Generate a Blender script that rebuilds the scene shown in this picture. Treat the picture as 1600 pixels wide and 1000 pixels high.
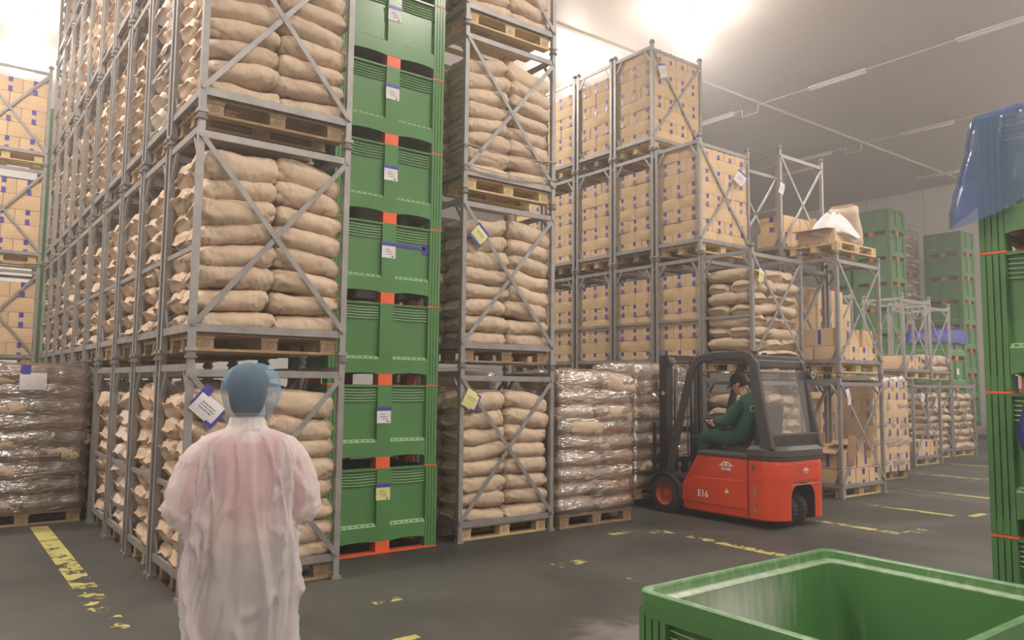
import bpy, bmesh, math, random
from mathutils import Vector, Matrix, Euler, noise
random.seed(7)
PI = math.pi
for o in list(bpy.data.objects): bpy.data.objects.remove(o)
S = bpy.context.scene
COL = S.collection

# ------------------------------------------------------------------ camera
CAM_H = 1.62; FPX = 1200.0; PITCH = .08410; ROLL = .010835; YAW = .649151
def cam_basis():
    F = Vector((math.sin(YAW)*math.cos(PITCH), math.cos(YAW)*math.cos(PITCH), math.sin(PITCH)))
    R = Vector((math.cos(YAW), -math.sin(YAW), 0)); U = R.cross(F)
    c, s = math.cos(ROLL), math.sin(ROLL)
    return c*R+s*U, -s*R+c*U, F
CR, CU, CF = cam_basis()
cd = bpy.data.cameras.new('camera'); cam = bpy.data.objects.new('camera', cd); COL.objects.link(cam)
cd.sensor_width = 36; cd.lens = FPX/1600*36; cd.clip_start = .05; cd.clip_end = 200
cam.matrix_world = Matrix(((CR.x, CU.x, -CF.x, 0), (CR.y, CU.y, -CF.y, 0), (CR.z, CU.z, -CF.z, CAM_H), (0, 0, 0, 1)))
S.camera = cam
def project(p):
    d = Vector(p)-Vector((0, 0, CAM_H)); z = d.dot(CF)
    if z < .1: return None
    return 800+FPX*d.dot(CR)/z, 500-FPX*d.dot(CU)/z, z

# ------------------------------------------------------------------ light and exposure
S.view_settings.view_transform = 'Standard'; S.view_settings.look = 'None'
S.view_settings.gamma = 1; S.view_settings.use_curve_mapping = False
S.view_settings.exposure = 0.17
w = bpy.data.worlds.new('world'); S.world = w; w.use_nodes = True
w.node_tree.nodes['Background'].inputs[0].default_value = (.9, .85, .85, 1)
w.node_tree.nodes['Background'].inputs[1].default_value = 0.0
LAMP_COL = (1.0, .90, .80)
CEIL = 9.4
# high-bay lamps: x, y, watts
HIGH_BAYS = [(1.4, 18.6, 480), (1.4, 21.8, 520), (12.1, 9.9, 850), (11.9, 13.4, 850),
             (-1.2, 12.0, 950), (6.6, 13.0, 700), (-1.6, 6.0, 800), (3.0, -4.0, 1100), (6.6, 2.0, 650),
             (11.9, 2.2, 450), (22.0, 2.4, 1300), (28.0, 4.0, 900), (17.0, -2.0, 800)]  # rightmost lamps are unseen, added to brighten the right-hand ceiling
HAZE = 0.0125

# ------------------------------------------------------------------ materials
def nodes_of(m):
    m.use_nodes = True; nt = m.node_tree; return nt, nt.nodes, nt.links, nt.nodes['Principled BSDF']
def mat(name, col, rough=.6, metal=0, var=.12, scale=8, bump=.0, bscale=40, rnd=0.0, spec=.5, stretch=(1, 1, 1), trans=0, dist=0):
    m = bpy.data.materials.new(name); nt, N, L, B = nodes_of(m)
    tc = N.new('ShaderNodeTexCoord'); mp = N.new('ShaderNodeMapping'); mp.inputs['Scale'].default_value = stretch
    L.new(tc.outputs['Object'], mp.inputs[0])
    nz = N.new('ShaderNodeTexNoise'); nz.inputs['Scale'].default_value = scale; nz.inputs['Detail'].default_value = 5
    L.new(mp.outputs[0], nz.inputs[0])
    rp = N.new('ShaderNodeMapRange'); rp.inputs['From Min'].default_value = .3; rp.inputs['From Max'].default_value = .7
    rp.inputs['To Min'].default_value = 1-var; rp.inputs['To Max'].default_value = 1+var
    L.new(nz.outputs['Fac'], rp.inputs['Value'])
    last = rp.outputs[0]
    if rnd:
        oi = N.new('ShaderNodeObjectInfo'); r2 = N.new('ShaderNodeMapRange')
        r2.inputs['To Min'].default_value = 1-rnd; r2.inputs['To Max'].default_value = 1+rnd
        L.new(oi.outputs['Random'], r2.inputs['Value'])
        mm = N.new('ShaderNodeMath'); mm.operation = 'MULTIPLY'; L.new(last, mm.inputs[0]); L.new(r2.outputs[0], mm.inputs[1]); last = mm.outputs[0]
    vm = N.new('ShaderNodeVectorMath'); vm.operation = 'SCALE'; vm.inputs[0].default_value = col[:3]
    L.new(last, vm.inputs['Scale']); L.new(vm.outputs[0], B.inputs['Base Color'])
    B.inputs['Roughness'].default_value = rough; B.inputs['Metallic'].default_value = metal
    B.inputs['Specular IOR Level'].default_value = spec
    if bump:
        n2 = N.new('ShaderNodeTexNoise'); n2.inputs['Scale'].default_value = bscale; n2.inputs['Detail'].default_value = 6; n2.inputs['Distortion'].default_value = dist
        L.new(mp.outputs[0], n2.inputs[0])
        bp = N.new('ShaderNodeBump'); bp.inputs['Strength'].default_value = bump; bp.inputs['Distance'].default_value = .02
        L.new(n2.outputs['Fac'], bp.inputs['Height']); L.new(bp.outputs[0], B.inputs['Normal'])
    return m
M = {}
M['sack'] = mat('kraft_paper', (.565, .44, .325), .62, var=.07, scale=5, bump=.42, bscale=6, rnd=.07, dist=1.6, spec=.3, stretch=(1.6, .8, 1))
M['sack2'] = mat('pale_paper', (.60, .50, .42), .6, var=.07, scale=5, bump=.35, bscale=16, rnd=.07, spec=.3, stretch=(1.6, .8, 1))
M['flap'] = mat('stitched_sack_end', (.52, .36, .24), .7, var=.12, scale=9, rnd=.1)
M['carton'] = mat('corrugated_board', (.64, .46, .28), .72, var=.05, scale=4, rnd=.06, spec=.25)
M['carton_in'] = mat('board_inside', (.56, .38, .24), .8, var=.05)
M['blue_tape'] = mat('blue_tape', (.06, .055, .38), .4, var=.05)
M['steel'] = mat('galvanised_steel', (.30, .29, .285), .5, .35, var=.16, scale=7, rnd=.08)
M['rust'] = mat('dull_steel', (.2, .185, .18), .6, .3, var=.2, scale=12)
M['wood'] = mat('pallet_wood', (.33, .23, .14), .8, var=.2, scale=9, stretch=(1, 6, 6), rnd=.18, spec=.2)
M['wood_new'] = mat('pale_pallet_wood', (.60, .45, .25), .75, var=.16, scale=9, stretch=(1, 6, 6), rnd=.1, spec=.2)
M['brand'] = mat('burnt_mark', (.12, .07, .04), .9)
M['green'] = mat('green_plastic', (.085, .228, .078), .3, var=.08, scale=3, rnd=.05, spec=.5)
M['green_rib'] = mat('pale_green_highlight', (.26, .44, .23), .4, var=.15, scale=20)  # paler green for rib lines; also paints the highlight on the bin ledges
M['orange'] = mat('orange_plastic', (.78, .13, .04), .45, var=.1)
M['dark'] = mat('dark_void_rubber', (.02, .018, .018), .8)
M['paper'] = mat('white_paper', (.72, .70, .72), .7, var=.04)
M['yellow_paper'] = mat('yellow_paper', (.68, .68, .30), .7, var=.04)
M['ink'] = mat('ink', (.08, .08, .1), .8)
M['white_strap'] = mat('white_strap', (.75, .72, .68), .4)
M['red'] = mat('red_paint', (.62, .055, .016), .33, var=.10, scale=3, bump=.03)
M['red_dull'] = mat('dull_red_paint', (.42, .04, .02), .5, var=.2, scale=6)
M['black'] = mat('black_steel', (.030, .026, .027), .45, var=.2, scale=6)
M['black_soft'] = mat('grey_black_plastic', (.055, .048, .048), .5, var=.15, scale=6)
M['tyre'] = mat('tyre_rubber', (.03, .028, .028), .85, var=.25, scale=12)
M['chrome'] = mat('bright_metal', (.6, .6, .6), .25, 1)
M['seat'] = mat('seat_vinyl', (.02, .018, .02), .6)
M['skin'] = mat('skin', (.55, .30, .21), .55, var=.05)
M['overall'] = mat('green_cotton', (.012, .088, .055), .85, var=.15, scale=10, bump=.25, bscale=14)
M['jumper'] = mat('rose_knit', (.46, .08, .11), .9, var=.15, scale=18, bump=.2)
M['trousers'] = mat('grey_trousers', (.11, .11, .12), .9, var=.1)
M['hair'] = mat('dark_hair', (.03, .022, .02), .7)
M['cap'] = mat('black_cap', (.012, .012, .014), .8)
M['white_metal'] = mat('white_enamel', (.62, .58, .56), .5, var=.04)
M['grey_crate'] = mat('grey_crate_plastic', (.16, .15, .17), .6)
M['scratch'] = mat('scraped_primer', (.42, .24, .15), .8, var=.3, scale=30)

def clear_mat(name, tint, alpha, gloss_rough=.12, bump=.5, bscale=10, gl=.3, stretch=(1, 1, 1), tt=.22):
    """thin film: part see-through, part tinted skin, with a clear-coat shine"""
    m = bpy.data.materials.new(name); m.use_nodes = True; nt = m.node_tree; N = nt.nodes; L = nt.links
    for n in list(N): N.remove(n)
    out = N.new('ShaderNodeOutputMaterial'); tr = N.new('ShaderNodeBsdfTransparent')
    tr.inputs[0].default_value = (*(1-(1-c)*tt for c in tint), 1)
    df = N.new('ShaderNodeBsdfDiffuse'); df.inputs[0].default_value = (*tint, 1)
    gs = N.new('ShaderNodeBsdfGlossy'); gs.inputs['Roughness'].default_value = gloss_rough
    tc = N.new('ShaderNodeTexCoord'); mp = N.new('ShaderNodeMapping'); mp.inputs['Scale'].default_value = stretch
    nz = N.new('ShaderNodeTexNoise'); nz.inputs['Scale'].default_value = bscale; nz.inputs['Detail'].default_value = 3; nz.inputs['Distortion'].default_value = 1.0
    bp = N.new('ShaderNodeBump'); bp.inputs['Strength'].default_value = bump; bp.inputs['Distance'].default_value = .03
    L.new(tc.outputs['Object'], mp.inputs[0]); L.new(mp.outputs[0], nz.inputs[0]); L.new(nz.outputs['Fac'], bp.inputs['Height'])
    L.new(bp.outputs[0], gs.inputs['Normal']); L.new(bp.outputs[0], df.inputs['Normal'])
    m1 = N.new('ShaderNodeMixShader'); m1.inputs[0].default_value = alpha; L.new(tr.outputs[0], m1.inputs[1]); L.new(df.outputs[0], m1.inputs[2])
    fr = N.new('ShaderNodeLayerWeight'); fr.inputs['Blend'].default_value = .5; L.new(bp.outputs[0], fr.inputs['Normal'])
    pw_ = N.new('ShaderNodeMath'); pw_.operation = 'POWER'; pw_.inputs[1].default_value = 3.5; L.new(fr.outputs['Facing'], pw_.inputs[0])
    ml = N.new('ShaderNodeMath'); ml.operation = 'MULTIPLY_ADD'; ml.inputs[1].default_value = .55; ml.inputs[2].default_value = gl*.12; L.new(pw_.outputs[0], ml.inputs[0])
    m2 = N.new('ShaderNodeMixShader'); L.new(ml.outputs[0], m2.inputs[0]); L.new(m1.outputs[0], m2.inputs[1]); L.new(gs.outputs[0], m2.inputs[2])
    L.new(m2.outputs[0], out.inputs[0]); return m
M['film'] = clear_mat('stretch_film', (.80, .73, .70), .08, .13, 1.0, 4, 2.8, (1, 1, 4))
M['film_dark'] = clear_mat('shaded_stretch_film', (.30, .22, .18), .28, .13, 1.0, 4, 2.4, (1, 1, 4), tt=.5)  # dark tint puts the dim light at the left pallet into the film
M['blue_film'] = clear_mat('blue_polythene', (.15, .26, .58), .30, .12, .8, 5, .5, (1, 1, .5), tt=.55)
M['blue_bag'] = clear_mat('deep_blue_polythene', (.06, .09, .55), .6, .15, .8, 9, .5, tt=1)
M['window'] = clear_mat('cab_window', (.72, .70, .70), .05, .05, 0, 5, .4)

def cloth_mat(name, col, alpha, rough=.8, bump=.3, bscale=9):
    m = bpy.data.materials.new(name); m.use_nodes = True; nt = m.node_tree; N = nt.nodes; L = nt.links
    for n in list(N): N.remove(n)
    out = N.new('ShaderNodeOutputMaterial'); tr = N.new('ShaderNodeBsdfTransparent')
    df = N.new('ShaderNodeBsdfDiffuse'); df.inputs[0].default_value = (*col, 1)
    tl = N.new('ShaderNodeBsdfTranslucent'); tl.inputs[0].default_value = (*col, 1)
    tc = N.new('ShaderNodeTexCoord'); nz = N.new('ShaderNodeTexNoise'); nz.inputs['Scale'].default_value = bscale; nz.inputs['Detail'].default_value = 5
    bp = N.new('ShaderNodeBump'); bp.inputs['Strength'].default_value = bump; bp.inputs['Distance'].default_value = .02
    L.new(tc.outputs['Object'], nz.inputs[0]); L.new(nz.outputs['Fac'], bp.inputs['Height']); L.new(bp.outputs[0], df.inputs['Normal'])
    m0 = N.new('ShaderNodeMixShader'); m0.inputs[0].default_value = .25; L.new(df.outputs[0], m0.inputs[1]); L.new(tl.outputs[0], m0.inputs[2])
    m1 = N.new('ShaderNodeMixShader'); m1.inputs[0].default_value = alpha; L.new(tr.outputs[0], m1.inputs[1]); L.new(m0.outputs[0], m1.inputs[2])
    L.new(m1.outputs[0], out.inputs[0]); return m
M['coat'] = cloth_mat('thin_white_nonwoven', (.90, .84, .86), .60, bump=1.0, bscale=6)
M['collar'] = cloth_mat('doubled_white_nonwoven', (.86, .82, .81), .92)
M['bouffant'] = cloth_mat('blue_nonwoven', (.30, .52, .74), .32, bump=.5, bscale=30)

def emit_mat(name, col, s):
    m = bpy.data.materials.new(name); m.use_nodes = True; N = m.node_tree.nodes; L = m.node_tree.links
    for n in list(N): N.remove(n)
    o = N.new('ShaderNodeOutputMaterial'); e = N.new('ShaderNodeEmission'); e.inputs[0].default_value = (*col, 1); e.inputs[1].default_value = s
    L.new(e.outputs[0], o.inputs[0]); return m
M['glow'] = emit_mat('lit_lamp_glass', LAMP_COL, 30)

def floor_mat():
    m = bpy.data.materials.new('worn_concrete'); nt, N, L, B = nodes_of(m)
    tc = N.new('ShaderNodeTexCoord')
    def nz(sc, det=6, dist=0):
        n = N.new('ShaderNodeTexNoise'); n.inputs['Scale'].default_value = sc; n.inputs['Detail'].default_value = det; n.inputs['Distortion'].default_value = dist
        L.new(tc.outputs['Object'], n.inputs[0]); return n
    a = nz(.55, 8, .6); r = N.new('ShaderNodeValToRGB'); L.new(a.outputs['Fac'], r.inputs[0])
    r.color_ramp.elements[0].position = .32; r.color_ramp.elements[0].color = (.044, .046, .041, 1)
    r.color_ramp.elements[1].position = .72; r.color_ramp.elements[1].color = (.100, .098, .090, 1)
    # pale dusty drag marks and specks
    b = nz(38, 3); r2 = N.new('ShaderNodeValToRGB'); L.new(b.outputs['Fac'], r2.inputs[0])
    r2.color_ramp.elements[0].position = .735; r2.color_ramp.elements[0].color = (0, 0, 0, 1); r2.color_ramp.elements[1].position = .78; r2.color_ramp.elements[1].color = (1, 1, 1, 1)
    mx = N.new('ShaderNodeMixRGB'); L.new(r2.outputs[0], mx.inputs[0]); L.new(r.outputs[0], mx.inputs[1]); mx.inputs[2].default_value = (.34, .32, .29, 1)
    # chalky patch beside the open bin
    mp = N.new('ShaderNodeMapping'); L.new(tc.outputs['Object'], mp.inputs[0]); mp.inputs['Location'].default_value = (-3.75*1.35, -3.55*1.35, 0); mp.inputs['Scale'].default_value = (1.35, 1.35, 1)
    gr = N.new('ShaderNodeTexGradient'); gr.gradient_type = 'SPHERICAL'; 
    mp.vector_type = 'POINT'; L.new(mp.outputs[0], gr.inputs[0])
    c = nz(3.2, 8, 1.2); mu = N.new('ShaderNodeMath'); mu.operation = 'MULTIPLY'; L.new(gr.outputs['Fac'], mu.inputs[0]); L.new(c.outputs['Fac'], mu.inputs[1])
    r3 = N.new('ShaderNodeMapRange'); r3.inputs['From Min'].default_value = .14; r3.inputs['From Max'].default_value = .34; r3.inputs['To Max'].default_value = .45; L.new(mu.outputs[0], r3.inputs['Value'])
    mx2 = N.new('ShaderNodeMixRGB'); L.new(r3.outputs[0], mx2.inputs[0]); L.new(mx.outputs[0], mx2.inputs[1]); mx2.inputs[2].default_value = (.33, .28, .30, 1)
    L.new(mx2.outputs[0], B.inputs['Base Color'])
    d = nz(2.2, 5); r4 = N.new('ShaderNodeMapRange'); r4.inputs['To Min'].default_value = .42; r4.inputs['To Max'].default_value = .72; L.new(d.outputs['Fac'], r4.inputs['Value']); L.new(r4.outputs[0], B.inputs['Roughness'])
    bp = N.new('ShaderNodeBump'); bp.inputs['Strength'].default_value = .12; bp.inputs['Distance'].default_value = .01; L.new(nz(25).outputs['Fac'], bp.inputs['Height']); L.new(bp.outputs[0], B.inputs['Normal'])
    return m
M['floor'] = floor_mat()
def panel_mat(name, col, axis, spacing, dark):
    """sheet panels with thin joints across one axis"""
    m = bpy.data.materials.new(name); nt, N, L, B = nodes_of(m)
    tc = N.new('ShaderNodeTexCoord'); sp = N.new('ShaderNodeSeparateXYZ'); L.new(tc.outputs['Object'], sp.inputs[0])
    d = N.new('ShaderNodeMath'); d.operation = 'DIVIDE'; L.new(sp.outputs[axis], d.inputs[0]); d.inputs[1].default_value = spacing
    f = N.new('ShaderNodeMath'); f.operation = 'FRACT'; L.new(d.outputs[0], f.inputs[0])
    c = N.new('ShaderNodeMath'); c.operation = 'LESS_THAN'; L.new(f.outputs[0], c.inputs[0]); c.inputs[1].default_value = .02/spacing
    nz = N.new('ShaderNodeTexNoise'); nz.inputs['Scale'].default_value = .3; nz.inputs['Detail'].default_value = 4; L.new(tc.outputs['Object'], nz.inputs[0])
    mr = N.new('ShaderNodeMapRange'); mr.inputs['To Min'].default_value = .9; mr.inputs['To Max'].default_value = 1.1; L.new(nz.outputs['Fac'], mr.inputs['Value'])
    vm = N.new('ShaderNodeVectorMath'); vm.operation = 'SCALE'; vm.inputs[0].default_value = col; L.new(mr.outputs[0], vm.inputs['Scale'])
    mx = N.new('ShaderNodeMixRGB'); L.new(c.outputs[0], mx.inputs[0]); L.new(vm.outputs[0], mx.inputs[1]); mx.inputs[2].default_value = (*dark, 1)
    L.new(mx.outputs[0], B.inputs['Base Color']); B.inputs['Roughness'].default_value = .55
    return m
M['ceiling'] = panel_mat('ceiling_panels', (.62, .57, .55), 'Y', 1.2, (.56, .51, .49))
M['wall'] = panel_mat('wall_panels', (.78, .74, .72), 'Y', 2.3, (.30, .28, .27))
M['wallx'] = panel_mat('wall_panels_across', (.78, .74, .72), 'X', 2.3, (.42, .38, .37))
def worn_yellow():
    m = bpy.data.materials.new('worn_yellow_paint'); m.use_nodes = True; nt = m.node_tree; N = nt.nodes; L = nt.links; B = N['Principled BSDF']
    B.inputs['Base Color'].default_value = (.50, .46, .15, 1); B.inputs['Roughness'].default_value = .7
    tc = N.new('ShaderNodeTexCoord'); nz = N.new('ShaderNodeTexNoise'); nz.inputs['Scale'].default_value = 5.5; nz.inputs['Detail'].default_value = 9; nz.inputs['Roughness'].default_value = .72
    L.new(tc.outputs['Object'], nz.inputs[0])
    at = N.new('ShaderNodeAttribute'); at.attribute_name = 'wear'
    ad = N.new('ShaderNodeMath'); ad.operation = 'SUBTRACT'; L.new(nz.outputs['Fac'], ad.inputs[0]); L.new(at.outputs['Fac'], ad.inputs[1])
    gt = N.new('ShaderNodeMapRange'); gt.inputs['From Min'].default_value = 0; gt.inputs['From Max'].default_value = .02; L.new(ad.outputs[0], gt.inputs['Value'])
    L.new(gt.outputs[0], B.inputs['Alpha']); return m
M['yellow'] = worn_yellow()
M['scrape'] = M['yellow'].copy(); M['scrape'].name = 'scraped_paint'; M['scrape'].node_tree.nodes['Principled BSDF'].inputs['Base Color'].default_value = (.36, .20, .11, 1)
for n_ in M['scrape'].node_tree.nodes:
    if n_.type == 'TEX_NOISE': n_.inputs['Scale'].default_value = 9
def dusty_green():
    """green plastic with a coat of white powder clinging to the inside"""
    m = M['green'].copy(); m.name = 'powdered_green_plastic'; nt = m.node_tree; N = nt.nodes; L = nt.links; B = N['Principled BSDF']
    tc = N.new('ShaderNodeTexCoord'); at = N.new('ShaderNodeAttribute'); at.attribute_name = 'dust'
    mp = N.new('ShaderNodeMapping'); mp.inputs['Scale'].default_value = (14, 14, 2.2); L.new(tc.outputs['Object'], mp.inputs[0])
    nz = N.new('ShaderNodeTexNoise'); nz.inputs['Scale'].default_value = 1.6; nz.inputs['Detail'].default_value = 7; nz.inputs['Roughness'].default_value = .65; L.new(mp.outputs[0], nz.inputs[0])
    ad = N.new('ShaderNodeMath'); ad.operation = 'ADD'; L.new(at.outputs['Fac'], ad.inputs[0]); L.new(nz.outputs['Fac'], ad.inputs[1])
    mr = N.new('ShaderNodeMapRange'); mr.inputs['From Min'].default_value = .62; mr.inputs['From Max'].default_value = 1.5; mr.inputs['To Max'].default_value = .92; L.new(ad.outputs[0], mr.inputs['Value'])
    src = B.inputs['Base Color'].links[0].from_socket
    mx = N.new('ShaderNodeMixRGB'); L.new(mr.outputs[0], mx.inputs[0]); L.new(src, mx.inputs[1]); mx.inputs[2].default_value = (.62, .64, .60, 1)
    L.new(mx.outputs[0], B.inputs['Base Color']); return m
M['dusty'] = dusty_green()

# ------------------------------------------------------------------ mesh helpers
class MB:
    def __init__(s): s.v = []; s.f = []; s.m = []
    def add(s, vs, fs, mi=0):
        k = len(s.v); s.v += [tuple(v) for v in vs]; s.f += [tuple(i+k for i in f) for f in fs]; s.m += [mi]*len(fs); return s
    def box(s, c, d, mi=0, rot=None):
        x, y, z = d[0]/2, d[1]/2, d[2]/2
        vs = [Vector((a*x, b*y, e*z)) for a in (-1, 1) for b in (-1, 1) for e in (-1, 1)]
        if rot is not None: vs = [rot @ v for v in vs]
        c = Vector(c); vs = [v+c for v in vs]
        return s.add(vs, [(0, 1, 3, 2), (4, 6, 7, 5), (0, 4, 5, 1), (2, 3, 7, 6), (0, 2, 6, 4), (1, 5, 7, 3)], mi)
    def mm(s, lo, hi, mi=0):
        return s.box([(a+b)/2 for a, b in zip(lo, hi)], [b-a for a, b in zip(lo, hi)], mi)
    def bar(s, p, q, w_, t_, mi=0, up=(0, 0, 1)):
        p, q = Vector(p), Vector(q); d = q-p; L_ = d.length; x = d.normalized(); u = Vector(up)
        if abs(x.dot(u)) > .98: u = Vector((0, 1, 0))
        y = u.cross(x).normalized(); z = x.cross(y)
        R_ = Matrix((x, y, z)).transposed(); return s.box((p+q)/2, (L_, w_, t_), mi, R_)
    def cyl(s, p, q, r, n=14, mi=0, r2=None):
        p, q = Vector(p), Vector(q); x = (q-p).normalized(); u = Vector((0, 0, 1)) if abs(x.z) < .9 else Vector((1, 0, 0))
        a = x.cross(u).normalized(); b = x.cross(a); r2 = r if r2 is None else r2
        vs = [p+(a*math.cos(2*PI*i/n)+b*math.sin(2*PI*i/n))*r for i in range(n)]+[q+(a*math.cos(2*PI*i/n)+b*math.sin(2*PI*i/n))*r2 for i in range(n)]
        fs = [(i, (i+1) % n, n+(i+1) % n, n+i) for i in range(n)]+[tuple(range(n))[::-1], tuple(range(n, 2*n))]
        return s.add(vs, fs, mi)
    def tube(s, pts, r, n=8, mi=0):
        pts = [Vector(p) for p in pts]; rs = r if isinstance(r, (list, tuple)) else [r]*len(pts); vs = []; fs = []
        for i, p in enumerate(pts):
            t = (pts[min(i+1, len(pts)-1)]-pts[max(i-1, 0)]).normalized(); u = Vector((0, 0, 1)) if abs(t.z) < .93 else Vector((1, 0, 0))
            a = t.cross(u).normalized(); b = t.cross(a)
            vs += [p+(a*math.cos(2*PI*k/n)+b*math.sin(2*PI*k/n))*rs[i] for k in range(n)]
        for i in range(len(pts)-1):
            fs += [(i*n+k, i*n+(k+1) % n, (i+1)*n+(k+1) % n, (i+1)*n+k) for k in range(n)]
        fs += [tuple(range(n))[::-1], tuple(range((len(pts)-1)*n, len(pts)*n))]
        return s.add(vs, fs, mi)
    def lathe(s, prof, c, axis='z', n=24, mi=0):
        c = Vector(c); vs = []
        for r, h in prof:
            for k in range(n):
                a = 2*PI*k/n; x, y = r*math.cos(a), r*math.sin(a)
                vs.append(c+Vector({'z': (x, y, h), 'x': (h, x, y), 'y': (x, h, y)}[axis]))
        fs = [(i*n+k, i*n+(k+1) % n, (i+1)*n+(k+1) % n, (i+1)*n+k) for i in range(len(prof)-1) for k in range(n)]
        return s.add(vs, fs, mi)
    def loft(s, rings, mi=0, caps=True):
        n = len(rings[0]); vs = [v for r in rings for v in r]
        fs = [(i*n+k, i*n+(k+1) % n, (i+1)*n+(k+1) % n, (i+1)*n+k) for i in range(len(rings)-1) for k in range(n)]
        if caps: fs += [tuple(range(n))[::-1], tuple(range((len(rings)-1)*n, len(rings)*n))]
        return s.add(vs, fs, mi)
    def prism(s, poly, a, b, axis='x', mi=0):
        f = {'x': lambda u, v, h: (h, u, v), 'y': lambda u, v, h: (u, h, v), 'z': lambda u, v, h: (u, v, h)}[axis]
        n = len(poly); vs = [f(u, v, a) for u, v in poly]+[f(u, v, b) for u, v in poly]
        fs = [(i, (i+1) % n, n+(i+1) % n, n+i) for i in range(n)]+[tuple(range(n))[::-1], tuple(range(n, 2*n))]
        return s.add(vs, fs, mi)
    def mesh(s, name, mats, smooth=False):
        me = bpy.data.meshes.new(name); me.from_pydata(s.v, [], s.f)
        for m_ in mats: me.materials.append(m_)
        me.polygons.foreach_set('material_index', s.m)
        bm = bmesh.new(); bm.from_mesh(me); bmesh.ops.recalc_face_normals(bm, faces=bm.faces); bm.to_mesh(me); bm.free()
        if smooth: me.polygons.foreach_set('use_smooth', [True]*len(me.polygons))
        me.update(); return me
    def build(s, name, mats, parent=None, smooth=False, bevel=0, loc=None):
        if not isinstance(mats, (list, tuple)): mats = [mats]
        o = bpy.data.objects.new(name, s.mesh(name, mats, smooth)); COL.objects.link(o); o.parent = parent
        if loc: o.location = loc
        if bevel:
            b = o.modifiers.new('bevel', 'BEVEL'); b.width = bevel; b.segments = 2; b.limit_method = 'ANGLE'
        return o
def link(name, me, parent=None):
    o = bpy.data.objects.new(name, me); COL.objects.link(o); o.parent = parent; return o
def tag(o, label=None, cat=None, group=None, kind=None):
    if label: o['label'] = label
    if cat: o['category'] = cat
    if group: o['group'] = group
    if kind: o['kind'] = kind
    return o
def empty(name, loc=(0, 0, 0), rz=0, label=None, cat=None, group=None):
    o = bpy.data.objects.new(name, None); COL.objects.link(o); o.location = loc; o.rotation_euler.z = rz; o.empty_display_size = .1
    return tag(o, label, cat, group)
class Proto:
    """the first use moves the thing itself, later uses copy it with its parts and sub-parts"""
    def __init__(s, root, kids): s.root = root; s.kids = kids; s.used = False
    def put(s, loc, rz=0, label=None, group=None, scale=None):
        if not s.used: r = s.root; s.used = True
        else:
            r = s.root.copy(); COL.objects.link(r)
            for c, subs in s.kids:
                k = c.copy(); COL.objects.link(k); k.parent = r
                for g in subs:
                    h = g.copy(); COL.objects.link(h); h.parent = k
        r.location = loc; r.rotation_euler = (0, 0, rz)
        if label: r['label'] = label
        if group: r['group'] = group
        if scale: r.scale = scale
        return r
ORD = ['bottom', 'second', 'third', 'fourth', 'fifth', 'sixth', 'seventh', 'eighth', 'ninth', 'tenth', 'eleventh', 'twelfth']

# ------------------------------------------------------------------ the hall
def slab(name, lo, hi, m_):
    o = MB().mm(lo, hi).build(name, m_); o['kind'] = 'structure'; return o
X0, X1, Y0, Y1 = -4.0, 30.6, -6.0, 26.0
slab('floor', (X0, Y0, -.2), (X1, Y1, 0), M['floor'])
slab('ceiling', (X0, Y0, CEIL), (X1, Y1, CEIL+.2), M['ceiling'])
slab('wall_left', (X0-.2, Y0, 0), (X0, Y1, CEIL), M['wall'])
slab('wall_right', (X1, Y0, 0), (X1+.2, Y1, CEIL), M['wall'])
slab('wall_back', (X0, Y1, 0), (X1, Y1+.2, CEIL), M['wallx'])
slab('wall_front', (X0, Y0-.2, 0), (X1, Y0, CEIL), M['wallx'])
# suspension rail under the ceiling and joints
o = MB().mm((8, 12.2, CEIL-.06), (X1-.01, 12.26, CEIL)).build('trim_1', M['white_metal']); o['kind'] = 'structure'
o = MB().mm((8, 4.0, CEIL-.02), (X1-.01, 4.03, CEIL)).build('trim_2', M['white_metal']); o['kind'] = 'structure'
# worn yellow floor lines: x0,y0,x1,y1, wear at either end
LINES = [(1.00, 5.35, 1.17, 10.05, .56, .34), (.78, 6.95, 1.5, 7.02, .57, .57), (.8, 9.1, 1.5, 9.16, .53, .6),
         (2.72, 5.2, 2.95, 5.32, .46, .5), (2.84, 5.3, 2.87, 6.5, .58, .50), (2.45, 4.35, 2.62, 4.45, .50, .45),
         (4.60, 5.30, 4.95, 5.45, .52, .50), (4.80, 4.5, 4.84, 5.3, .50, .55), (6.05, 6.1, 6.35, 6.25, .40, .5),
         (6.50, 5.8, 6.72, 6.05, .50, .5), (6.62, 4.15, 6.76, 5.6, .42, .50), (8.72, 4.35, 8.86, 5.35, .40, .50),
         (8.86, 4.25, 9.3, 4.38, .47, .47), (10.55, 4.55, 10.68, 5.75, .42, .5), (10.75, 4.35, 11.15, 4.45, .3, .3),
         (12.72, 4.9, 12.84, 6.3, .34, .55), (12.70, 6.3, 12.75, 7.4, .5, .56), (15.3, 5.6, 15.4, 7.2, .44, .44), (17.9, 6.0, 18.0, 7.7, .40, .44), (20.6, 6.5, 20.7, 8.4, .40, .44)]
mb = MB(); wear = []
for (xa, ya, xb, yb, wa, wb) in LINES:
    k = 8
    for i in range(k):
        t0, t1 = i/k, (i+1)/k; q = [(xa, ya+(yb-ya)*t0), (xb, ya+(yb-ya)*t0), (xb, ya+(yb-ya)*t1), (xa, ya+(yb-ya)*t1)]
        mb.add([(x, y, .002) for x, y in q], [(0, 1, 2, 3)]); wear += [.03+wa+(wb-wa)*t0]*2+[.015+wa+(wb-wa)*t1]*2
o = mb.build('trim_3', M['yellow']); o['kind'] = 'structure'
a = o.data.attributes.new('wear', 'FLOAT', 'POINT'); a.data.foreach_set('value', wear)

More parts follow.
